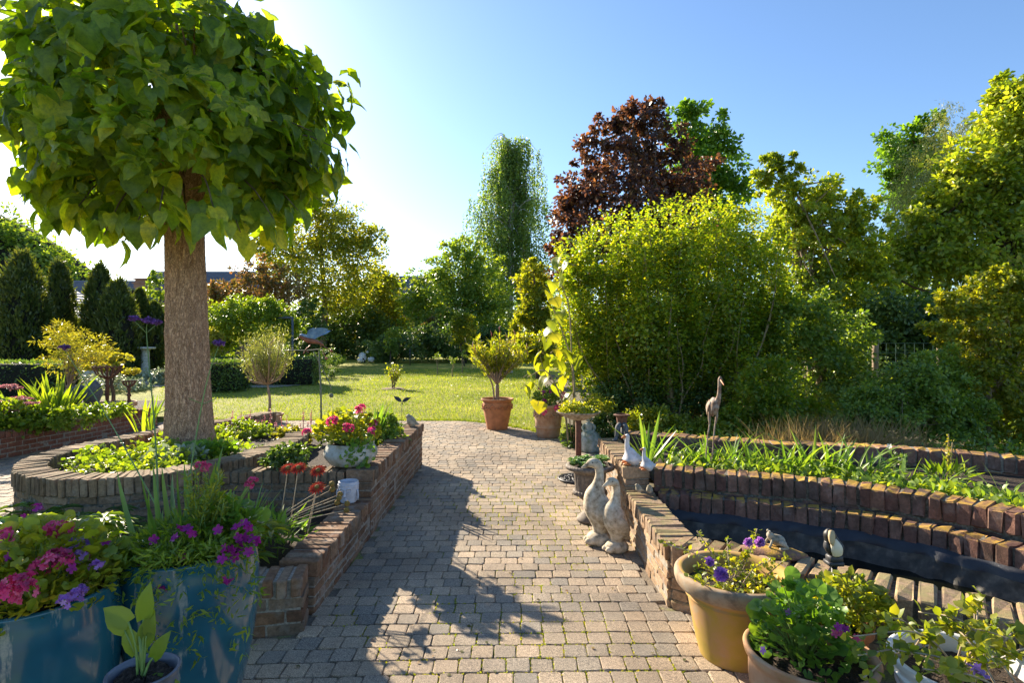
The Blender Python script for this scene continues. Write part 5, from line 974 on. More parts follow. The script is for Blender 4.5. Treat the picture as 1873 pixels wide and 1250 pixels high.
# weathervane balance bird
def vane():
    Y = 6.2; f = lambda px, py, y=0: P(px, py, Y)+[0, y, 0]; root = thing('balancing_bird', 'blue winged metal hummingbird balancing on a tall thin pole above the planter', 'garden ornament', [f(588, 780)[0], Y, .44])
    m = MB(); m.tube([[f(588, 780)[0], Y, .44], f(587, 720), f(583.5, 642)], [.011, .010, .007], 8); m.build('pole', M['green_metal'], root)
    a = MB(); a.tube([f(521, 642), f(540, 641), f(560, 641.5), f(590, 639)], .006, 6, m=12); a.tube([f(573, 643), f(585, 665), f(595, 686), f(604, 704), f(606, 715)], .0055, 6, m=14); a.ball(f(606, 724), (.025, .012, .025), 14, 9); a.build('balance_arm', M['green_metal'], root)
    b = MB(); loft(b, [f(592, 631), f(580, 626), f(565, 623), f(555, 619), f(551, 616.5), f(547, 617.5)], [.006, .02, .030, .022, .021, .006], None, 26, 14); b.build('body', M['copper'], root)
    b = MB(); loft(b, [f(575, 619.5), f(565, 617), f(556, 614.5), f(551, 613.5), f(548, 615)], [.006, .018, .016, .018, .006], None, 20, 12); b.build('back', M['blue_metal'], root)
    b = MB(); b.tube([f(549, 617), f(537, 623)], [.005, .002], 6); b.build('beak', M['iron_dark'], root)
    for s_ in (-1, 1):
        w_ = MB(); o = [(561, 617), (566, 605), (574, 601.5), (590, 601), (602, 602.5), (598, 608), (585, 615), (577, 621)]; ps = [f(x, y, s_*(.012+.03*max(0, (617-y)/16))) for x, y in o]
        if s_ > 0: ps = [f(x-2, 618+(y-618)*.8, .02+.06*(618-y)/16) for x, y in o]
        n = len(ps); th = np.array([0, -.002, .006]); w_.add(ps+[q+th for q in ps], [np.arange(n), np.arange(n)[::-1]+n]+[np.array([[i, n+i, n+(i+1) % n, (i+1) % n] for i in range(n)])]); w_.build('wing', M['blue_metal'], root, smooth=False)
    for e in ((605, 642), (596, 656)):
        t = MB(); t.tube([f(585, 629), f(*e)], .004, 6); t.ball(f(e[0]+1, e[1]), .017, 12, 8); t.build('swing_weight', M['copper'], root)
    t = MB(); t.tube([f(568, 632), f(562, 637), f(558, 642), f(555, 648)], .006, 6, m=8); t.tube([f(558, 640), f(564, 645)], .005, 6); t.build('perching_foot', M['copper'], root)
vane()
def spinner(px, top, Y, label, z0, w_=22):
    f = lambda x, y: P(x, y, Y); b = f(px, 770); b[2] = z0; root = thing('leaf_wind_spinner', label, 'garden ornament', b, 'thin leaf stakes in the planter'); m = MB(); m.tube([b, f(px, top+10)], .003, 5); m.build('stake', M['iron_dark'], root); l = MB()
    q = f(px, top+9); l.leaves(T_OV, [q, q], [[-1, 0, .75], [1, 0, .55]], [[.3, -1, .5], [-.3, -1, .5]], [[.09, .13, .1]]*2); l.leaves(T_OV, [q], [.2, 0, -1], [0, -1, 0], [[.03, .04, .03]]); l.build('leaf_blade', M['iron_dark'], root)
spinner(735, 727, 7.25, 'thin dark stake topped by two metal leaves at the far planter corner', .44); spinner(702, 756, 6.9, 'low dark leaf shaped stake left of the two leaf stake', .44)
# left bed ornaments
def pillar():
    Y = 26.5; c = np.array([(266-936.5)/F*Y, Y, 0]); root = thing('stone_pillar', 'white stone pedestal column before the yews, left of the big trunk', 'pedestal', c); mb = MB(); mb.lathe([(.26, 0), (.26, .1), (.2, .14), (.185, .2), (.175, .7), (.17, 1.12), (.2, 1.16), (.24, 1.2)], c, 28); mb.build('shaft', M['concrete'], root); t = MB(); t.lathe([(.001, 1.2), (.40, 1.2), (.42, 1.23), (.42, 1.29), (.001, 1.3)], c, 24); t.build('top_slab', M['concrete'], root)
pillar()
def col2():
    Y = 19; c = np.array([(160-936.5)/F*Y, Y, 0]); root = thing('stone_urn', 'small pale stone urn half hidden behind the yellow shrub', 'urn', c); mb = MB(); mb.lathe(catmull([(.22, 0, 0), (.2, .06, 0), (.09, .12, 0), (.1, .2, 0), (.24, .36, 0), (.27, .5, 0), (.24, .6, 0), (.28, .66, 0)], 30)[:, :2], c, 24); mb.build('bowl', M['concrete'], root)
col2()
def candle(px, top, Y, label, r_=.11):
    f = lambda x, y: P(x, y, Y); b = f(px, 760); b[2] = .26; root = thing('rusty_candle_stake', label, 'garden ornament', b, 'rusty basket stakes in the left bed'); t = f(px, top); m = MB(); m.tube([b, t-[0, 0, r_*.9]], .028 if r_ > .15 else .02, 8, jag=.15, m=14)
    for z in np.linspace(.15, .8, 5): m.ball(b+(t-b)*[1, 1, z], .035, 8, 6, noise=.2)
    m.build('post', M['rust'], root); g = MB()
    for k_ in range(14):
        a = 2*pi*k_/14; g.tube([t+[.02*cos(a), .02*sin(a), -r_*.95], t+[r_*.75*cos(a), r_*.75*sin(a), -r_*.6], t+[r_*cos(a), r_*sin(a), 0], t+[r_*1.1*cos(a), r_*1.1*sin(a), r_*.12]], .012 if r_ > .15 else .007, 5, m=7)
    g.tube([t+[r_*cos(a), r_*sin(a), 0] for a in np.linspace(0, 6.284, 24)], .01, 5, cap=False); g.build('basket', M['rust'], root)
candle(196, 672, 9.6, 'taller rusty basket topped stake in the left flower bed', .2); candle(236, 698, 9.6, 'smaller rusty cup topped stake right of the taller one', .1)
cp = np.array([-7.05, 10.1, .1]); pot('terracotta_pot', 'weathered terracotta pot behind the far left bed wall', cp, [(.24, 0), (.25, .05), (.30, .32), (.33, .33), (.335, .40)], 'terracotta_pale', .36, 40)
def lawn_things():
    def sheep(label, px, py, Y, sc, rz, sit=0):
        c = np.array([(px-936.5)/F*Y, Y, 0]); root = thing('sheep_statue', label, 'statue', c, 'white sheep statues on the far lawn'); f = lambda x, z, y=0: c+sc*np.array([x*cos(rz)-y*sin(rz), x*sin(rz)+y*cos(rz), z]); mb = MB(); n = 46; d = unit(rng.standard_normal((n, 3)))
        bc = (0, .32) if not sit else (0, .36); rr = np.array([.30, .2, .2]) if not sit else np.array([.22, .22, .32])
        mb.ball(f(*bc), rr*sc, 16, 10, noise=.05, rz=rz)
        for q in d: mb.ball(f(bc[0]+q[0]*rr[0], bc[1]+q[2]*rr[2], q[1]*rr[1]), .07*sc, 7, 5, noise=.05)
        mb.build('fleece', M['white'], root); h = MB(); hz = .48 if not sit else .78; loft(h, [f(.26, hz), f(.34, hz-.02), f(.42, hz-.07)], np.array([.06, .09, .05])*sc, None, 12, 10); h.build('head', M['black' if not sit else 'white'], root)
        for s_ in (-1, 1): e = MB(); e.ball(f(.30, hz+.05, s_*.11), np.array([.04, .07, .03])*sc, 8, 6, rz=rz); e.build('ear', M['black'], root)
        for sx in (-.16, .16):
            for s_ in (-1, 1): l = MB(); l.tube([f(sx, 0, s_*.1), f(sx, .22, s_*.1)], np.array([.03, .04])*sc, 7); l.build('leg', M['black'], root)
    sheep('tallest white sheep statue, sitting upright on the far lawn', 663, 0, 41, 1., 0, 1); sheep('small white sheep statue with black face before the tall one', 659, 0, 40, .62, .6); sheep('small white sheep statue standing apart on the right', 679, 0, 41, .72, .2)
    # classical urn statue right
    Y = 28; c = np.array([(927-936.5)/F*Y, Y, 0]); root = thing('lawn_urn', 'grey stone urn on a pedestal seen through the oleander stems', 'urn', c); mb = MB(); mb.lathe(catmull([(.3, 0, 0), (.3, .1, 0), (.2, .18, 0), (.13, .3, 0), (.13, .6, 0), (.2, .66, 0), (.12, .72, 0), (.28, .9, 0), (.3, 1.05, 0), (.26, 1.1, 0), (.33, 1.14, 0)], 60)[:, :2], c, 28); mb.build('body', M['concrete'], root)
    for px, Y, h, lb in ((1040-290, 36, 1.1, 'thin bare stake on the shaded lawn left of the oleander'), (852, 40, 2.0, 'thick short post at the lawn end behind the oleander')):
        m = MB(); x = (px-936.5)/F*Y; m.tube([(x, Y, 0), (x, Y, h)], .03 if h < 1.5 else .09, 7); tag(m.build('garden_stake', M['iron_dark']), lb, 'stake')
    # compost bin / gate
    m = MB(); Y = 46; x = (952-936.5)/F*Y; root = thing('blue_shed', 'small blue grey shed door glimpsed in the shade right of the oleander', 'shed', (x, Y, 0)); m.box((x, Y, .85), (1.5, .8, 1.7), b=.02); m.build('wall', M['blue_metal'], root, False); 
    m = MB(); m.box((x, Y-.43, .8), (.7, .05, 1.4), b=.01); m.build('door', M['blue_metal'], root, False)
    # little lawn shrub
    Y = 15.9+1; c = np.array([(719-936.5)/F*19, 19, 0]); root = thing('young_rose_bush', 'small lone yellow green shrub in the middle of the lawn', 'shrub', c); mb = MB(); tb = MB()
    for k_ in range(9):
        e = c+[U(-.32, .32), U(-.2, .2), U(.55, .85)]; tb.tube([c+rng.normal(0, .03, 3)*[1, 1, 0], (c+e)/2+[0, 0, .05], e], [.014, .01, .004], 5, m=6); nn = 34; t = U(.35, 1.05, nn); mb.leaves(T_OV, c+(e-c)*t[:, None]+rng.normal(0, .05, (nn, 3)), rng.normal(0, 1, (nn, 3))+[0, 0, .2], rng.normal(0, .5, (nn, 3))+[0, 0, 1], U(.05, .11, nn))
    mb.build('foliage', L['yellowgreen'], root); tb.build('stem', M['stem_olive'], root)
    m = MB(); m.lathe([(.001, .01), (.3, .008), (.42, -.03)], c, 20); tag(m.build('soil', M['soil_brown']), kind='structure')
    for i, (px, Y) in enumerate(((800, 27), (845, 28), (828, 25))):
        c = np.array([(px-936.5)/F*Y, Y, 0]); tree('rose_twig', ['bare little rose bush on the shaded lawn, left of three', 'bare little rose bush on the shaded lawn, right of three', 'bare little rose bush on the shaded lawn, nearest of three'][i], 'shrub', Y, px, [(px, 650 if Y > 25 else 660, 9, 8)], 'mid', .06, 160, .02, group='bare rose bushes', crad=.5, nl=8, bark='stem_olive')
M['soil_brown'] = plain('bare_earth', (.16, .10, .06), .95, ns=20, var=.4, bmp=.5); lawn_things()
def fence():
    root = thing('wire_fence', 'green wire mesh fence with wooden posts half lost in the shrubs', 'fence', P(1718, 720, 9.8)*[1, 1, 0]); Y = 9.8; xs = [(px-936.5)/F*Y for px in (1380, 1480, 1600, 1718, 1850, 1990)]
    for i, x in enumerate(xs):
        m = MB(); m.tube([(x, Y, 0), (x+.01, Y, 1.62)], .045 if i % 2 else .05, 9, jag=.04, m=8); m.build('post', M['bark_pale'], root)
    m = MB()
    for z in np.linspace(.1, 1.55, 10): m.tube([(xs[0], Y-.05, z), (xs[-1], Y-.05, z)], .0022, 4)
    for x in np.arange(xs[0], xs[-1], .16): m.tube([(x, Y-.05, .1), (x, Y-.05, 1.55)], .002, 3)
    m.build('wire_mesh', M['fence_green'], root)
M['fence_green'] = plain('fence_green', (.07, .15, .12), .5, var=.1, bmp=0); fence()
# ================================================================ FLOWERS AND BEDS
def geranium_head(mb, q, r=.042, n=26, mi=0, up=(0, 0, 1)):
    d = unit(rng.normal(0, 1, (n, 3))+np.array(up)*.8); mb.leaves(T_FL, q+d*r*U(.7, 1., n)[:, None], rng.normal(0, 1, (n, 3)), d+rng.normal(0, .2, (n, 3)), U(.026, .04, n)*r/.042, mi)
def petunia(mb, q, nrm, s=.055, mi=0):
    nrm = unit(np.array(nrm, float)); mb.leaves(T_FL, [q], rng.normal(0, 1, 3), nrm, [[s, s, s*1.3]], mi); mb.tube([q+nrm*.0, q-nrm*s*.8], [s*.13, s*.05], 6, mi)
def daisy(mb, q, s=.05, n=16, mi=0, nrm=(0, 0, 1)):
    t = np.arange(n)*2*pi/n; nrm = unit(np.array(nrm, float)); a = unit(np.cross(nrm, [1, .1, 0])); b = np.cross(nrm, a)
    for lay, (sc, l) in enumerate(((1., .12), (.75, .3))): dd = a*np.cos(t+lay*.2)[:, None]+b*np.sin(t+lay*.2)[:, None]+nrm*l; mb.leaves(T_OV, np.repeat([q], n, 0), dd, nrm+0*dd, np.c_[np.full(n, s*.55), np.full(n, s*sc), np.full(n, s)], mi)
    mb.ball(q+nrm*s*.12, s*.26, 10, 6, mi=1)
def tuft(root, name, mat, c, rx, ry, h, n, T, size, up=.6, dome=True, stems=0, smat='stem', low=0.):
    mb = MB(); c = np.asarray(c, float); a = U(0, 2*pi, n); rr = np.sqrt(rng.random(n)); z = h*(np.sqrt(np.maximum(1-rr**2*.8, .05)) if dome else 1)*(low+(1-low)*rng.random(n)**.6)
    p = np.c_[rx*rr*np.cos(a), ry*rr*np.sin(a), z]+c; out = np.c_[np.cos(a)*rr, np.sin(a)*rr, np.full(n, up)]
    mb.leaves(T, p, out+rng.normal(0, .5, (n, 3)), rng.normal(0, .45, (n, 3))+[0, -.15, 1], size*U(.6, 1.3, n)); o = mb.build(name, L[mat], root)
    if stems:
        tb = MB()
        for i in rng.choice(n, min(stems, n), replace=False): tb.tube([c+[p[i, 0]*.2-c[0]*.2, p[i, 1]*.2-c[1]*.2, 0], (c*[.5, .5, 0]+p[i]*[.5, .5, .6]+[0, 0, c[2]*.4]), p[i]], [.004, .003, .002], 4, m=6)
        tb.build('stem', M[smat], root)
    return p
def strap(root, name, mat, c, n, ln, w_=1., lean=.45, T=T_B, spread=.05, d0=(0, 0, 0)):
    mb = MB(); c = np.asarray(c, float); a = U(0, 2*pi, n); p = c+np.c_[spread*np.cos(a), spread*np.sin(a), np.zeros(n)]*U(0, 1, n)[:, None]; l = ln*U(.55, 1.1, n)
    d = np.c_[np.cos(a)*lean*U(.1, 1.3, n), np.sin(a)*lean*U(.1, 1.3, n), np.ones(n)]+np.array(d0); side = np.c_[np.cos(a), np.sin(a), np.zeros(n)]
    mb.leaves(T, p, d, -side+rng.normal(0, .35, (n, 3))+[0, 0, .3], np.c_[l*w_, l, l*U(.2, 1.2, n)]); return mb.build(name, L[mat], root)
def heads(root, name, mat, pts, kind, **kw):
    out = []
    for q in pts:
        mb = MB(); q = np.asarray(q, float)
        if kind == 'ger': geranium_head(mb, q, **kw)
        elif kind == 'pet': petunia(mb, q, (U(-.5, .5), -1, U(.1, .9)), **kw)
        elif kind == 'dai': daisy(mb, q, **kw)
        mb.build(name, [L[mat], L['cone']] if kind == 'dai' else L[mat], root)
def stemto(root, prs, r_=.003, mat='stem', name='stem', sag=0.):
    tb = MB()
    for a, b in prs: a = np.asarray(a, float); b = np.asarray(b, float); tb.tube([a, (a+b)/2+rng.normal(0, .008, 3)+[0, 0, sag], b], [r_*1.3, r_, r_*.8], 5, m=7)
    tb.build(name, M[mat], root)
# --- big teal pot planting
q = cb+[0, 0, .66]
r = thing('iris_clump', 'tall sword shaped iris blades in the teal pot nearer the path', 'plant', q); 
mb = MB()
for (x0, y0, x1, y1) in ((262, 975, 198, 862), (285, 980, 258, 900), (300, 985, 272, 846), (330, 980, 300, 868), (322, 975, 285, 850), (345, 975, 306, 862), (310, 990, 238, 885), (355, 985, 330, 845), (360, 985, 395, 850), (372, 985, 400, 812), (340, 985, 312, 930), (385, 970, 440, 905), (400, 980, 452, 890), (395, 985, 447, 950), (420, 985, 460, 925), (350, 985, 345, 870), (365, 990, 352, 905), (300, 985, 290, 930)):
    a = P(x0, y0, 2.45+U(-.12, .12)); a[2] = .66; b = P(x1, y1, 2.45+U(-.25, .2)); l = np.linalg.norm(b-a); mb.leaves(T_B, [a], b-a+[0, 0, l*.08], [U(-.4, .4), -1, .25], [[l*1.2*U(.55, .9), l*1.03, l*.35]])
mb.build('blades', L['strap'], r)
r = thing('calibrachoa', 'trailing plant with dark magenta petunias, spilling over the teal pot nearer the path', 'flowering plant', q)
p = tuft(r, 'foliage', 'bright', q, .25, .25, .17, 2300, T_LANCE, .05, .5, low=.1)
mb = MB(); tr = []
for k_ in range(26):   # trailing shoots over the front right rim
    a = U(-1.9, -.15) if k_ < 20 else U(-2.6, -1.9); s0 = q+[.24*cos(a), .24*sin(a), .07]; ln = U(.12, .36)*(1 if a > -1.6 else .4); e = q+[.31*cos(a)+U(-.05, .05), .31*sin(a), .04-ln]; c_ = catmull([s0-[.08*cos(a), .08*sin(a), 0], s0+[.03*cos(a), .03*sin(a), .03], e], 12); tr.append(c_); n = 46; ii = rng.integers(0, 12, n)
    mb.leaves(T_LANCE, c_[ii]+rng.normal(0, .012, (n, 3)), rng.normal(0, .8, (n, 3))+[cos(a)*.5, sin(a)*.5, 0], rng.normal(0, .5, (n, 3))+[0, -.5, .7], np.c_[np.full(n, .05), U(.025, .05, n), np.full(n, .04)])
mb.build('trailing_shoots', L['bright'], r)
fp = [(331, 965), (342, 968), (350, 975), (322, 985), (281, 988), (333, 1018), (399, 970), (434, 965), (448, 958), (436, 984), (448, 985), (460, 987), (425, 1005), (436, 1008), (405, 1024), (432, 1020), (453, 1010), (298, 1075), (414, 1062), (420, 1066), (440, 995), (470, 990), (412, 1005), (455, 965)]
heads(r, 'flower', 'purplefl', [P(a+U(-2, 2), b, 2.27-.0008*(b-965)+.12*((a > 400)*(a-400)/60)) for a, b in fp], 'pet', s=.042)
r = thing('geranium', 'pink geranium with round leaves behind the petunias of the teal pot nearer the path', 'flowering plant', q)
p = tuft(r, 'foliage', 'geranium', q+[.12, .05, .05], .13, .12, .2, 130, T_G, .06, .5, stems=30)
hp = [P(462, 884, 2.4), P(455, 890, 2.42), P(366, 853, 2.45), P(377, 857, 2.45)]; heads(r, 'flower_head', 'pink', hp, 'ger', r=.022, n=18); stemto(r, [(q+[.1, .05, .1], h) for h in hp])
r = thing('wallflower', 'dense upright leafy stems in the middle of the teal pot nearer the path', 'plant', q); mb = MB(); sb = MB()
for k_ in range(32):
    b = q+[U(-.02, .14), U(-.1, .12), 0]; e = P(U(335, 430), U(862, 930), 2.45+U(-.1, .1)); c_ = catmull([b, (b+e)/2+rng.normal(0, .01, 3), e], 20); sb.tube(c_, .0022, 4); n = 60; ii = rng.integers(3, 20, n); mb.leaves(T_LANCE, c_[ii]+rng.normal(0, .004, (n, 3)), rng.normal(0, .6, (n, 3))+[0, 0, .6], rng.normal(0, 1, (n, 3)), np.c_[np.full(n, .035), U(.015, .034, n), np.full(n, .03)])
mb.build('foliage', L['yellowgreen'], r); sb.build('stem', M['stem'], r)
r = thing('verbena', 'very tall thin stems with small violet flower heads, rising before the big trunk', 'flowering plant', q); hs = [(118, 636, 3.3), (246, 583, 3.2), (270, 587, 3.2), (286, 590, 3.2), (400, 628, 3.0), (8, 850, 2.6), (20, 905, 2.7)]
sb = MB(); base = [(150+160, 960), (300, 960), (300, 960), (300, 960), (330, 960)]
j0 = P(268, 610, 3.2)
sb.tube([P(312, 975, 2.6), P(200, 770, 3.0), P(118, 640, 3.3)], [.004, .003, .002], 5, m=16); sb.tube([P(292, 975, 2.6), P(284, 800, 2.9), P(272, 660, 3.15), j0, P(269, 590, 3.2)], [.005, .004, .003, .0025, .002], 5, m=20); sb.tube([j0, P(246, 587, 3.2)], .002, 4); sb.tube([j0, P(286, 594, 3.2)], .002, 4); sb.tube([P(333, 975, 2.6), P(355, 820, 2.8), P(378, 700, 2.9), P(400, 632, 3.)], [.0045, .004, .003, .002], 5, m=18)
for (x, y, Y) in ((282, 760, 2.95), (333, 900, 2.65), (283, 850, 2.85), (340, 870, 2.7), (371, 740, 2.9)):
    for s_ in (-1, 1): a = P(x, y, Y); sb.tube([a, a+[s_*.07, 0, .03]], .002, 4); 
sb.build('stem', M['stem'], r)
for (x, y, Y) in hs[:5]:
    mb = MB(); c0 = P(x, y, Y); n = 70; a = U(0, 6.3, n); rr = .028*np.sqrt(rng.random(n)); pp = c0+np.c_[rr*np.cos(a), rr*np.sin(a), .012-rr*.4+rng.normal(0, .005, n)]; mb.leaves(T_FL, pp, rng.normal(0, 1, (n, 3)), [0, 0, 1]+rng.normal(0, .5, (n, 3)), .014); mb.lathe([(.001, -.02), (.016, -.004), (.022, .004)], c0, 10); mb.build('flower_head', L['violet'], r)
# --- left teal pot planting
q = cl+[0, 0, .63]
r = thing('geranium', 'hot pink geraniums with lush foliage in the bottom left teal pot', 'flowering plant', q)
p = tuft(r, 'foliage', 'limeger', q, .27, .26, .30, 800, T_G, .045, .5, stems=60, low=.05)
hp = [P(22, 1075, 1.82), P(40, 1068, 1.84), (P(10, 1090, 1.8)), P(92, 1030, 1.95), P(118, 1028, 1.97), P(75, 1040, 1.95), P(5, 985, 2.0), P(98, 1022, 2.0), P(118, 970, 2.1), P(100, 971, 2.1), P(52, 1082, 1.83)]
heads(r, 'flower_head', 'pink', hp, 'ger', r=.032, n=22); stemto(r, [(q+[(h-q)[0]*.3, (h-q)[1]*.3, .02], h) for h in hp])
r = thing('verbena', 'lilac and magenta trailing verbena at the rim of the bottom left teal pot', 'flowering plant', q); p = tuft(r, 'foliage', 'yellowgreen', q, .25, .26, .2, 1500, T_LANCE, .045, .6, low=.1)
heads(r, 'flower_head', 'dusty_lilac' if 'dusty_lilac' in L else 'lilac', [P(135, 998, 2.1), P(143, 1020, 2.05), P(138, 1092, 1.9), P(150, 1085, 1.92), P(118, 1105, 1.88), P(177, 1040, 2.05), P(150, 1000, 2.1)], 'ger', r=.024, n=18)
heads(r, 'flower', 'purplefl', [P(193, 995, 2.15), P(160, 1015, 2.1), P(133, 1040, 1.95), P(18, 1018, 1.95), P(160, 987, 2.2), P(48, 945, 2.3), P(70, 932, 2.3), P(68, 925, 2.35)], 'pet', s=.036)
# --- small grey pot: peace lily
q = cs_+[0, 0, .575]; r = thing('broad_leaved_seedling', 'young plant with broad glossy lime leaves in the small grey pot', 'plant', q); mb = MB(); sb = MB()
for (x, y, ln, dx, dz, ww) in ((262, 1120, .11, .15, 1, .5), (235, 1125, .09, -.9, .5, .7), (228, 1140, .085, -1, .9, .6), (262, 1165, .10, .3, 1., .55), (250, 1180, .09, -.4, .9, .6), (280, 1190, .09, .6, 1, .5), (272, 1240, .09, 1, .1, .7), (268, 1150, .08, .2, .8, .55)):
    a = P(x, y+14, 1.72); sb.tube([q+rng.normal(0, .006, 3), (q+a)/2+[0, 0, .01], a], [.004, .0035, .0025], 6, m=8); mb.leaves(T_H, [a], [dx, -.1, dz], [.1, -1, .35], [[ln*ww, ln, ln*.6]])
sb.tube([q, q+[-.01, 0, .13]], [.007, .005], 7); mb.build('leaf', L['bright'], r); sb.build('stem', M['stem'], r)
# --- right pots
q = c5+[0, 0, .36]; r = thing('lilac_petunia', 'leggy plant with large double lilac petunias in the algae stained pot', 'flowering plant', q); mb = MB(); sb = MB()
for (x, y, Y) in ((1275, 972, 2.9), (1330, 985, 3.), (1385, 968, 3.), (1412, 1025, 2.8), (1440, 1020, 2.9), (1205, 992, 2.8), (1260, 1055, 2.7), (1300, 1010, 3), (1345, 1040, 2.85), (1420, 1060, 2.8), (1395, 1080, 2.75), (1360, 1020, 3.0), (1310, 1060, 2.7), (1290, 1040, 2.75), (1375, 1055, 2.9), (1330, 1080, 2.7)):
    e = P(x, y, Y); s0 = q+rng.normal(0, .05, 3)*[1, 1, 0]; c_ = catmull([s0, (s0+e)/2+rng.normal(0, .025, 3)+[0, 0, -.01], e], 16); sb.tube(c_, .003, 5); n = 44; ii = rng.integers(5, 16, n); mb.leaves(T_OV, c_[ii]+rng.normal(0, .008, (n, 3)), rng.normal(0, .7, (n, 3))+[0, 0, .35], rng.normal(0, .5, (n, 3))+[0, -.1, 1], U(.015, .032, n))
n = 260; a = U(0, 6.3, n); rr = .22*np.sqrt(rng.random(n)); mb.leaves(T_OV, q+np.c_[rr*np.cos(a), rr*np.sin(a), U(.0, .05, n)], rng.normal(0, 1, (n, 3)), rng.normal(0, .5, (n, 3))+[0, 0, 1], U(.02, .035, n))
mb.build('foliage', L['yellowgreen'], r); sb.build('stem', M['stem_dry'], r)
for (x, y, s_, Y) in ((1320, 1052, .05, 2.6), (1298, 1030, .034, 2.65), (1368, 994, .034, 2.75), (1389, 992, .038, 2.75)):
    mb = MB(); c0 = P(x, y, Y); n = 16; d = unit(rng.normal(0, .7, (n, 3))+[0, -1, .4]); mb.leaves(T_FL, c0+d*s_*.25, rng.normal(0, 1, (n, 3)), d+rng.normal(0, .3, (n, 3)), s_*U(.7, 1.3, n)); mb.build('flower', L['lilac'], r)
q = c6+[0, 0, .25]; r = thing('geranium', 'bushy fresh green pelargonium with two tone magenta flower in the wide terracotta bowl', 'flowering plant', q)
p = tuft(r, 'foliage', 'geranium', q+[-.02, .03, 0], .16, .14, .34, 190, T_G, .06, .5, stems=60, low=.3); tuft(r, 'foliage', 'geranium', q+[.0, .02, 0], .2, .17, .14, 90, T_G, .05, .5, low=.2)
for mt, pts_ in (('purplefl', [P(1534, 1148, 2.2), P(1546, 1152, 2.2)]), ('pink', [P(1537, 1162, 2.19), P(1566, 1168, 2.2), P(1528, 1160, 2.2)]), ('lilac', [P(1394, 1190, 2.2), P(1441, 1120, 2.35)])): heads(r, 'flower', mt, pts_, 'pet', s=.032)
q = c8+[0, 0, .26]; r = thing('ivy_leaved_plant', 'bushy yellow green plant in the small pot behind the bowl', 'plant', q); p = tuft(r, 'foliage', 'yellowgreen', q+[.05, 0, 0], .19, .16, .24, 900, T_OV, .04, .4, stems=30, low=.1)
q = c7+[0, 0, .315]; r = thing('leggy_petunia', 'straggly plant with arching stems and lilac flowers in the white ribbed pot', 'flowering plant', q); mb = MB(); sb = MB()
ends = [(1620, 1130, 2.2), (1560, 1165, 2.1), (1570, 1200, 2.0), (1680, 1120, 2.3), (1720, 1130, 2.3), (1790, 1090, 2.3), (1765, 1105, 2.35), (1870, 1150, 2.2), (1850, 1170, 2.1), (1900, 1180, 2.2), (1640, 1190, 2.0), (1690, 1225, 1.9), (1740, 1235, 1.85), (1800, 1200, 1.95), (1840, 1220, 2.), (1760, 1150, 2.25), (1700, 1165, 2.2), (1820, 1140, 2.3), (1580, 1240, 2.0), (1880, 1210, 2.1)]
for (x, y, Y) in ends:
    e = P(x, y, Y); s0 = q+rng.normal(0, .07, 3)*[1, 1, 0]; mid = (s0+e)/2+[0, 0, .07]+rng.normal(0, .03, 3); c_ = catmull([s0, mid, e], 16); sb.tube(c_, np.linspace(.0045, .0025, 16), 5); n = 26; ii = rng.integers(5, 16, n); mb.leaves(T_OV, c_[ii]+rng.normal(0, .01, (n, 3)), rng.normal(0, .7, (n, 3))+[0, 0, .3], rng.normal(0, .5, (n, 3))+[0, -.1, 1], U(.022, .058, n))
mb.build('foliage', L['yellowgreen'], r); sb.build('stem', M['stem_dry'], r)
for (x, y) in ((1783, 1222), (1795, 1234)): heads(r, 'flower', 'lilac', [P(x, y, 1.88)], 'pet', s=.045)
# --- pot 2 geranium and concrete bowl
q = c2+[0, 0, .5]; r = thing('geranium', 'bushy geranium with magenta and pink blooms in the pale terracotta pot', 'flowering plant', q); tuft(r, 'foliage', 'mid', q+[-.02, 0, 0], .22, .2, .34, 650, T_OV, .055, .5, stems=30, low=.1)
heads(r, 'flower_head', 'purplefl', [P(989, 712, 9.2), P(1008, 716, 9.2), P(994, 719, 9.1), P(996, 734, 9.1)], 'ger', r=.035, n=18); hp = [P(1019, 748, 9.0), P(995, 755, 9.0), P(1030, 723, 9.2)]; heads(r, 'flower_head', 'pink', hp, 'ger', r=.05); stemto(r, [(q, h) for h in hp])
q = c9+[0, 0, .165]; r = thing('geranium', 'lime leaved geranium with bright pink heads overflowing the concrete bowl', 'flowering plant', q)
tuft(r, 'foliage', 'limeger', q+[-.03, .02, 0], .27, .24, .30, 520, T_G, .052, .4, stems=70, low=.05)
mb = MB(); n = 90; a = U(-1.5, -.5, n); p = q+np.c_[.22*np.cos(a)+rng.normal(0, .02, n), .22*np.sin(a), U(-.14, .1, n)]; mb.leaves(T_G, p, rng.normal(0, .6, (n, 3))+[0, 0, -.3], rng.normal(0, .4, (n, 3))+[.3, -1, .5], U(.03, .05, n)); mb.build('trailing_shoots', L['geranium'], r)
hp = [P(661, 748, 4.85), P(612, 769, 4.7), P(605, 772, 4.7), P(640, 785, 4.6), P(634, 783, 4.62), P(680, 789, 4.6), P(683, 775, 4.9), P(560, 792, 4.6), P(656, 751, 4.85)]; heads(r, 'flower_head', 'pink', hp, 'ger', r=.036, n=24); stemto(r, [(q+rng.normal(0, .05, 3)*[1, 1, 0], h) for h in hp])
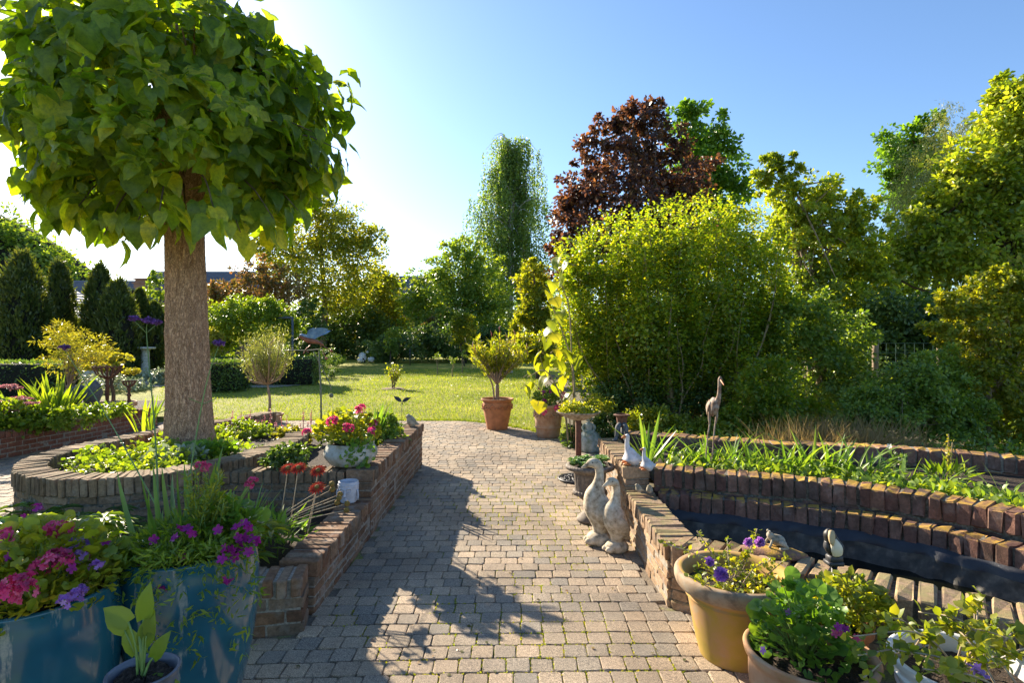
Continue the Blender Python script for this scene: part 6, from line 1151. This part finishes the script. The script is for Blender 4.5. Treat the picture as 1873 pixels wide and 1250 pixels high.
# --- bed below the ring: gaillardias, hellebores, iris
r = thing('blanket_flower', 'orange red daisy like flowers and round seed heads by the face pot', 'flowering plant', (-1.75, 3.9, .2))
fl = [(527, 858, 4.0), (546, 857, 3.95), (582, 862, 4.0), (580, 893, 3.9)]; sb = MB()
for (x, y, Y) in fl: e = P(x, y, Y); sb.tube([[e[0]-.05+U(-.03, .03), Y-.05, .25], (e+[e[0]-.05, Y-.05, .25])/2, e], .0035, 5, m=6)
cn = [(607, 886, 3.95), (608, 896, 3.95), (622, 905, 3.95), (617, 920, 3.9), (635, 922, 3.9), (634, 934, 3.85), (470+150, 912, 3.9)]
for (x, y, Y) in cn: e = P(x, y, Y); s0 = np.array([-1.75, 3.8, .25]); sb.tube([s0, (s0+e)/2+[0, 0, .03], e], .003, 5, m=7)
sb.build('stem', M['stem_dry'], r); heads(r, 'flower', 'orangefl', [P(*a) for a in fl], 'dai', s=.062, nrm=(0, -.55, .8))
for a in cn: mb = MB(); mb.ball(P(*a), .019, 14, 10, noise=.08); mb.build('seed_head', L['cone'], r)
tuft(r, 'foliage', 'geranium', (-1.62, 3.85, .22), .2, .22, .16, 160, T_LANCE, .14, .6)
r = thing('iris_clump', 'small clump of upright iris blades beside the orange flowers', 'plant', (-1.9, 3.9, .2)); strap(r, 'blades', 'strap', (-1.82, 3.9, .2), 22, .42, .9, .4)
def hellebore(label, c, rx, n, mat='yellowgreen', h=.25, s=.13):
    r = thing('hellebore', label, 'plant', c, 'leafy perennials in the lower bed'); c = np.asarray(c, float); mb = MB(); sb = MB()
    for k_ in range(n):
        a = U(0, 6.3); rr = rx*sqrt(random.random()); q = c+[rr*cos(a), rr*sin(a), h*U(.4, 1)]; sb.tube([c+[rr*.3*cos(a), rr*.3*sin(a), 0], q], .003, 4); m = 7; t = np.linspace(-1.9, 1.9, m)+a; mb.leaves(T_OV, np.repeat([q], m, 0), np.c_[np.cos(t), np.sin(t), np.full(m, .05)], [0, 0, 1]+rng.normal(0, .2, (m, 3)), np.c_[np.full(m, s*.45), np.full(m, s), np.full(m, s*1.5)])
    mb.build('foliage', L[mat], r); sb.build('stem', M['stem'], r)
hellebore('lime green palmate hellebore right of the teal pot', (-1.62, 3.42, .2), .24, 26); hellebore('palmate hellebore between the two teal pots', (-2.72, 3.35, .2), .3, 26, 'bright', .3, .14); hellebore('dark leafy perennial at the foot of the ring wall', (-2.9, 3.75, .2), .35, 26, 'dark', .25, .12); hellebore('dark green ground plant left, below the ring wall', (-3.5, 3.95, .2), .35, 26, 'mid', .22, .11); hellebore('leafy perennial seen over the left teal pot', (-3.4, 3.4, .2), .3, 22, 'geranium', .3, .12)
r = thing('silver_carnation_foliage', 'narrow silvery leaves between the two teal pots', 'plant', (-2.1, 3.1, .3)); tuft(r, 'foliage', 'silver', (-2.12, 3.08, .28), .28, .16, .16, 500, T_LANCE, .12, .5); tuft(r, 'foliage', 'silver', (-2.55, 3.0, .28), .2, .16, .2, 260, T_LANCE, .12, .5)
tree('ivy_mound', 'glossy ivy in the corner between ring wall and concrete bowl', 'shrub', 4.75, 530, [(530, 835, 42, 18), (500, 845, 25, 14)], 'dark', .04, 1300, .02, crad=.4, T=T_OV, trunk=False)
# middle bed (upper level)
tree('box_shrub', 'small sunlit rounded shrub behind the big trunk', 'shrub', 6.55, 440, [(440, 792, 46, 24), (480, 800, 26, 16)], 'bright', .04, 2600, .02, crad=.35, T=T_OV, trunk=False)
tree('lime_shrub', 'lime green low plant left of the weathervane pole', 'shrub', 6.3, 535, [(535, 795, 28, 12), (570, 800, 20, 10)], 'gold', .04, 900, .02, crad=.35, T=T_OV, trunk=False)
r = thing('gladiolus_clump', 'upright blades behind the concrete bowl', 'plant', (-1.7, 5.9, .44)); strap(r, 'blades', 'strap', ((680-936.5)/F*6.2, 6.2, .44), 24, .5, .8, .4, T_BW)
tree('leafy_shrub', 'leafy plant filling the planter corner near the squat stone bird', 'shrub', 6.3, 705, [(700, 790, 28, 26), (715, 770, 14, 18), (725, 800, 18, 14)], 'mid', .045, 1300, .02, crad=.4, T=T_OV, trunk=False)
r = thing('heather_spikes', 'dry pinkish flower spikes along the back rim of the tree ring', 'plant', (-3.2, 6.9, .5))
for k_ in range(34):
    mb = MB(); x, y, = -3.5+U(-.35, 1.1), 6.75+U(-.2, .5); h = U(.08, .26); n = 16; t = rng.random(n); mb.leaves(T_Q, np.c_[np.full(n, x), np.full(n, y), .5+h*(.4+.6*t)]+rng.normal(0, .006, (n, 3)), rng.normal(0, 1, (n, 3))+[0, 0, .5], rng.normal(0, 1, (n, 3)), .018); mb.tube([(x, y, .5), (x, y, .5+h)], .003, 4); mb.build('flower_spike', L['dusty'], r)
# ring ground cover
r = thing('ring_groundcover', 'low lime and silver leaved plants carpeting the soil around the trunk', 'ground cover', (-3.3, 5.3, .49)); r['kind'] = 'stuff'
mb = MB(); n = 2600; px = -3.25+rng.normal(0, .42, n); py = 5.1+rng.normal(0, .42, n); tp = [tuple(a) for a in inset_tear(.3)]; k_ = inpoly(px, py, tp); px = px[k_]; py = py[k_]; n = len(px)
mb.leaves(T_G, np.c_[px, py, .5+.09*rng.random(n)*(1+np.sin(px*9)*np.cos(py*7))], rng.normal(0, .8, (n, 3))+[0, 0, .3], rng.normal(0, .5, (n, 3))+[0, -.2, 1], U(.025, .055, n)); mb.build('foliage', L['bright'], r)
r = thing('lambs_ear', 'soft silvery green rosettes at the foot of the trunk', 'plant', (-3.05, 5.0, .5)); tuft(r, 'foliage', 'silver', (-3.0, 5.1, .5), .22, .2, .12, 240, T_OV, .085, .5); tuft(r, 'foliage', 'geranium', (-2.85, 5.35, .5), .25, .2, .13, 260, T_G, .06, .5)
# iris bed behind pond
pc = [(1185, 5.2), (1215, 5.3), (1262, 5.15), (1300, 5.0), (1335, 5.0), (1375, 4.9), (1415, 4.85), (1445, 4.8), (1480, 4.75), (1520, 4.75), (1560, 4.6), (1590, 4.55), (1650, 4.45), (1245, 4.9), (1400, 5.1), (1350, 5.2), (1845, 4.1), (1720, 4.3)]
names = ['leftmost', 'second from the left', 'third from the left', 'beside the wading bird legs', 'just right of the wading bird', 'fifth', 'middle', 'middle right', 'eighth', 'ninth', 'tenth', 'near the white flowers', 'small one right of the white flowers', 'low one left of the wading bird', 'rear one against the mossy wall', 'rear one right of the wading bird', 'rightmost', 'second from the right']
LB = {0: 'iris clump closest to the ceramic geese', 1: 'tall iris clump just right of the ceramic geese', 2: 'iris clump left of the wading bird, against the back wall', 3: 'iris clump around the wading bird legs', 4: 'iris clump immediately right of the wading bird', 5: 'drooping iris clump under the right foot of the privet', 6: 'iris clump below the bright green shrub', 7: 'iris clump right of the drooping one, by the upper pond wall', 8: 'tall blades in the middle of the iris bed', 9: 'iris clump before the start of the dry grass', 10: 'arching iris clump before the dry grass', 11: 'iris clump left of the small white flowers', 12: 'short sparse iris clump right of the small white flowers', 13: 'low iris clump left of the wading bird, at the front edge', 14: 'rear iris clump touching the mossy back wall below the bright shrub', 15: 'rear iris clump right behind the wading bird', 16: 'rightmost iris clump at the picture edge', 17: 'lone iris blades among the low leaves near the right'}
for i, (px, Y) in enumerate(pc):
    b = np.array([(px-936.5)/F*Y, Y, .46]); r = thing('iris_clump', LB[i], 'plant', b, 'iris clumps behind the pond'); strap(r, 'blades', 'strap', b, 16 if i < 12 else 9, .42*U(.8, 1.15) if i < 12 else .28, .8, .7, T_BD if i % 3 else T_BW, .09)
mb = MB(); n = 2300; t = rng.random(n); ii = (t*29).astype(int); pos = PA[ii]*(1-(t*29-ii))[:, None]+PA[ii+1]*(t*29-ii)[:, None]; d_ = U(.2, .75, n); pos = pos[:, :2]+np.c_[d_*.45, d_*.85]
mb.leaves(T_OV, np.c_[pos, .46+.1*rng.random(n)], rng.normal(0, .7, (n, 3))+[0, 0, .7], rng.normal(0, .5, (n, 3))+[0, 0, 1], U(.03, .075, n)); tag(mb.build('low_leaves', L['mid']), 'low green leaves carpeting the bed behind the upper pond wall', 'ground cover', kind='stuff')
r = thing('white_flower_plant', 'sparse plant with three small white flowers at the mossy wall', 'flowering plant', P(1650, 860, 4.7)); heads(r, 'flower', 'whitefl', [P(1627, 817, 4.75), P(1645, 841, 4.7), P(1650, 850, 4.68)], 'pet', s=.045); tuft(r, 'foliage', 'dark', P(1640, 875, 4.7), .08, .06, .22, 120, T_OV, .04)
r = thing('evening_primrose', 'single upright yellowish flower stalk near the right end of the bed', 'plant', P(1733, 880, 4.5)); stemto(r, [(P(1733, 885, 4.5), P(1735, 795, 4.5)), (P(1740, 880, 4.5), P(1742, 810, 4.5))], .006, 'stem_olive'); tuft(r, 'foliage', 'bright', P(1733, 880, 4.5), .16, .12, .1, 60, T_LANCE, .13); mb = MB(); n = 60; t = rng.random(n); mb.leaves(T_Q, P(1734, 800, 4.5)-np.c_[0*t, 0*t, t*.3]+rng.normal(0, .012, (n, 3)), rng.normal(0, 1, (n, 3)), rng.normal(0, 1, (n, 3)), .03); mb.build('buds', L['gold'], r)
# --- far left bed
LBD = 'planting of the far left bed'
r = thing('iris_clump', 'large backlit iris fan in the far left bed', 'plant', P(100, 770, 8.7)); strap(r, 'blades', 'bright', [(100-936.5)/F*8.7, 8.7, .26], 60, .85, .8, .5, T_BW, .14)
r = thing('iris_clump', 'sparser iris blades left of the large iris fan', 'plant', P(45, 770, 8.6)); strap(r, 'blades', 'bright', [(45-936.5)/F*8.6, 8.6, .26], 22, .75, .8, .55, T_BW, .2)
r = thing('sedum_plant', 'sedum with dusty pink flat flower heads at the left picture edge', 'flowering plant', P(20, 780, 8.0)); tuft(r, 'foliage', 'bright', [(15-936.5)/F*8.1, 8.1, .26], .5, .35, .5, 1300, T_OV, .08, .5)
for (x, y) in ((18, 706), (28, 710), (5, 735), (33, 728), (58, 738), (35, 743), (20, 752), (0, 708), (48, 730), (-12, 725)):
    mb = MB(); n = 80; a = U(0, 6.3, n); rr = .1*np.sqrt(rng.random(n)); c0 = P(x, y, 8.1+U(-.2, .2)); mb.leaves(T_FL, c0+np.c_[rr*np.cos(a), rr*np.sin(a)*.7, rng.normal(0, .008, n)], rng.normal(0, 1, (n, 3)), [0, 0, 1]+rng.normal(0, .4, (n, 3)), .03); mb.build('flower_head', L['dusty'], r)
tree('sunlit_perennials', 'yellow green mixed foliage along the far left bed wall', 'plant', 8.2, 70, [(40, 765, 60, 22), (95, 768, 40, 16), (140, 760, 50, 14), (190, 752, 40, 12), (15, 775, 40, 20)], 'bright', .055, 5000, .02, crad=.35, T=T_OV, trunk=False)
tree('silver_santolina', 'silvery grey foliage near the end of the far left bed wall', 'plant', 9.5, 215, [(215, 742, 30, 10), (190, 745, 20, 10)], 'silver', .04, 1200, .02, crad=.4, T=T_LANCE, trunk=False)
tree('golden_potted_shrub', 'sunny yellow green open shrub behind the iris in the far left bed', 'shrub', 10.6, 118, [(110, 620, 34, 34), (150, 635, 44, 34), (120, 660, 38, 26), (175, 655, 34, 20), (110, 600, 20, 18), (200, 645, 20, 14)], 'gold', .07, 4200, .035, top=(130, 640), crad=.3, T=T_LANCE, bark='bark_pale', nl=40, shell=(.35, 1.05), per=20)
tree('amber_vine', 'small twisted woody plant with amber backlit leaves above the weathered pot', 'shrub', 9.9, 205, [(225, 662, 22, 7), (205, 655, 16, 7), (240, 678, 14, 5), (180, 672, 20, 10)], 'gold', .06, 420, .03, top=(200, 680), crad=.35, T=T_G, bark='bark', nl=24, zb=.4)
for i, (px, py, Y, rx, rz, m_, lb) in enumerate(((290, 690, 21, 36, 14, 'silver', 'low grey green ground plants before the yews and stone pillar'), (200, 710, 18, 60, 22, 'silver', 'blue grey mounded plants behind the far left bed'), (385, 690, 20, 20, 10, 'mid', 'low plants between trunk and box hedge block'), (392, 625, 21, 14, 26, 'gold', 'bright golden upright plant peeping right of the big trunk'), (600, 660, 33, 30, 6, 'mid', 'low dark foliage under the trees, left of the sheep'))):
    tree('ground_plants', lb, 'plant', Y, px, [(px, py, rx, rz)], m_, .09, 2600, .02, crad=.35, T=T_OV, trunk=False)
r = thing('lily_blades', 'few bright upright blades on the far rim of the tree ring', 'plant', P(265, 780, 7.0)); strap(r, 'blades', 'bright', [(262-936.5)/F*6.9, 6.9, .5], 9, .5, .9, .5, T_BW, .1); strap(r, 'blades', 'bright', [(275-936.5)/F*7.0, 7.0, .5], 7, .42, .9, .4, T_BW, .1)
# wall rocks: dark rock figures in the left bed
mb = MB(); c0 = P(135, 735, 9.2)
for k_ in range(5): mb.ball(c0+[U(-.25, .3), U(-.1, .1), U(-.1, .15)], (U(.1, .18), .12, U(.1, .2)), 12, 8, noise=.09)
tag(mb.build('rock_pile', M['iron_grey']), 'dark grey rocks right of the large iris fan', 'rocks')
# fallen leaves and tiny litter
mb = MB(); n = 130; x = U(-1.1, .9, n); y = 2.7+8*rng.random(n)**1.6; mb.leaves(T_OV, np.c_[x, y, np.full(n, .006)], np.c_[rng.normal(0, 1, (n, 2)), np.zeros(n)], rng.normal(0, .25, (n, 3))+[0, 0, 1], U(.008, .03, n)); tag(mb.build('fallen_leaves', L['red']), 'tiny dry leaves scattered over the paving', 'leaf litter', kind='stuff')
# moss tufts in joints
mb = MB(); m = PX[(PX[:, 1] < 7) & (PX[:, 0] > -1.1) & (PX[:, 0] < .95)]; n = 22000; i = rng.integers(0, len(m), n); sd = rng.random(n) < .5; tt = U(-.5, .5, n)
x = m[i, 0]+np.where(sd, m[i, 2]/2, tt*m[i, 2]); y = m[i, 1]+np.where(sd, tt*.12, .06); g_ = np.sin(x*3.1+1)+np.cos(y*2.3+x*1.7)+np.sin(x*9+y*7)*.6+(x > .2)*.5; k_ = g_ > .35; x = x[k_]; y = y[k_]; n = len(x)
mb.leaves(T_Q, np.c_[x, y, np.full(n, -.010)], np.c_[rng.normal(0, .6, (n, 2)), np.ones(n)], rng.normal(0, 1, (n, 3)), np.c_[U(.008, .02, n), U(.008, .019, n), U(.01, .01, n)]); tag(mb.build('joint_moss', L['limeger']), 'yellow green moss and seedlings in the joints of the paving', 'moss', kind='stuff')
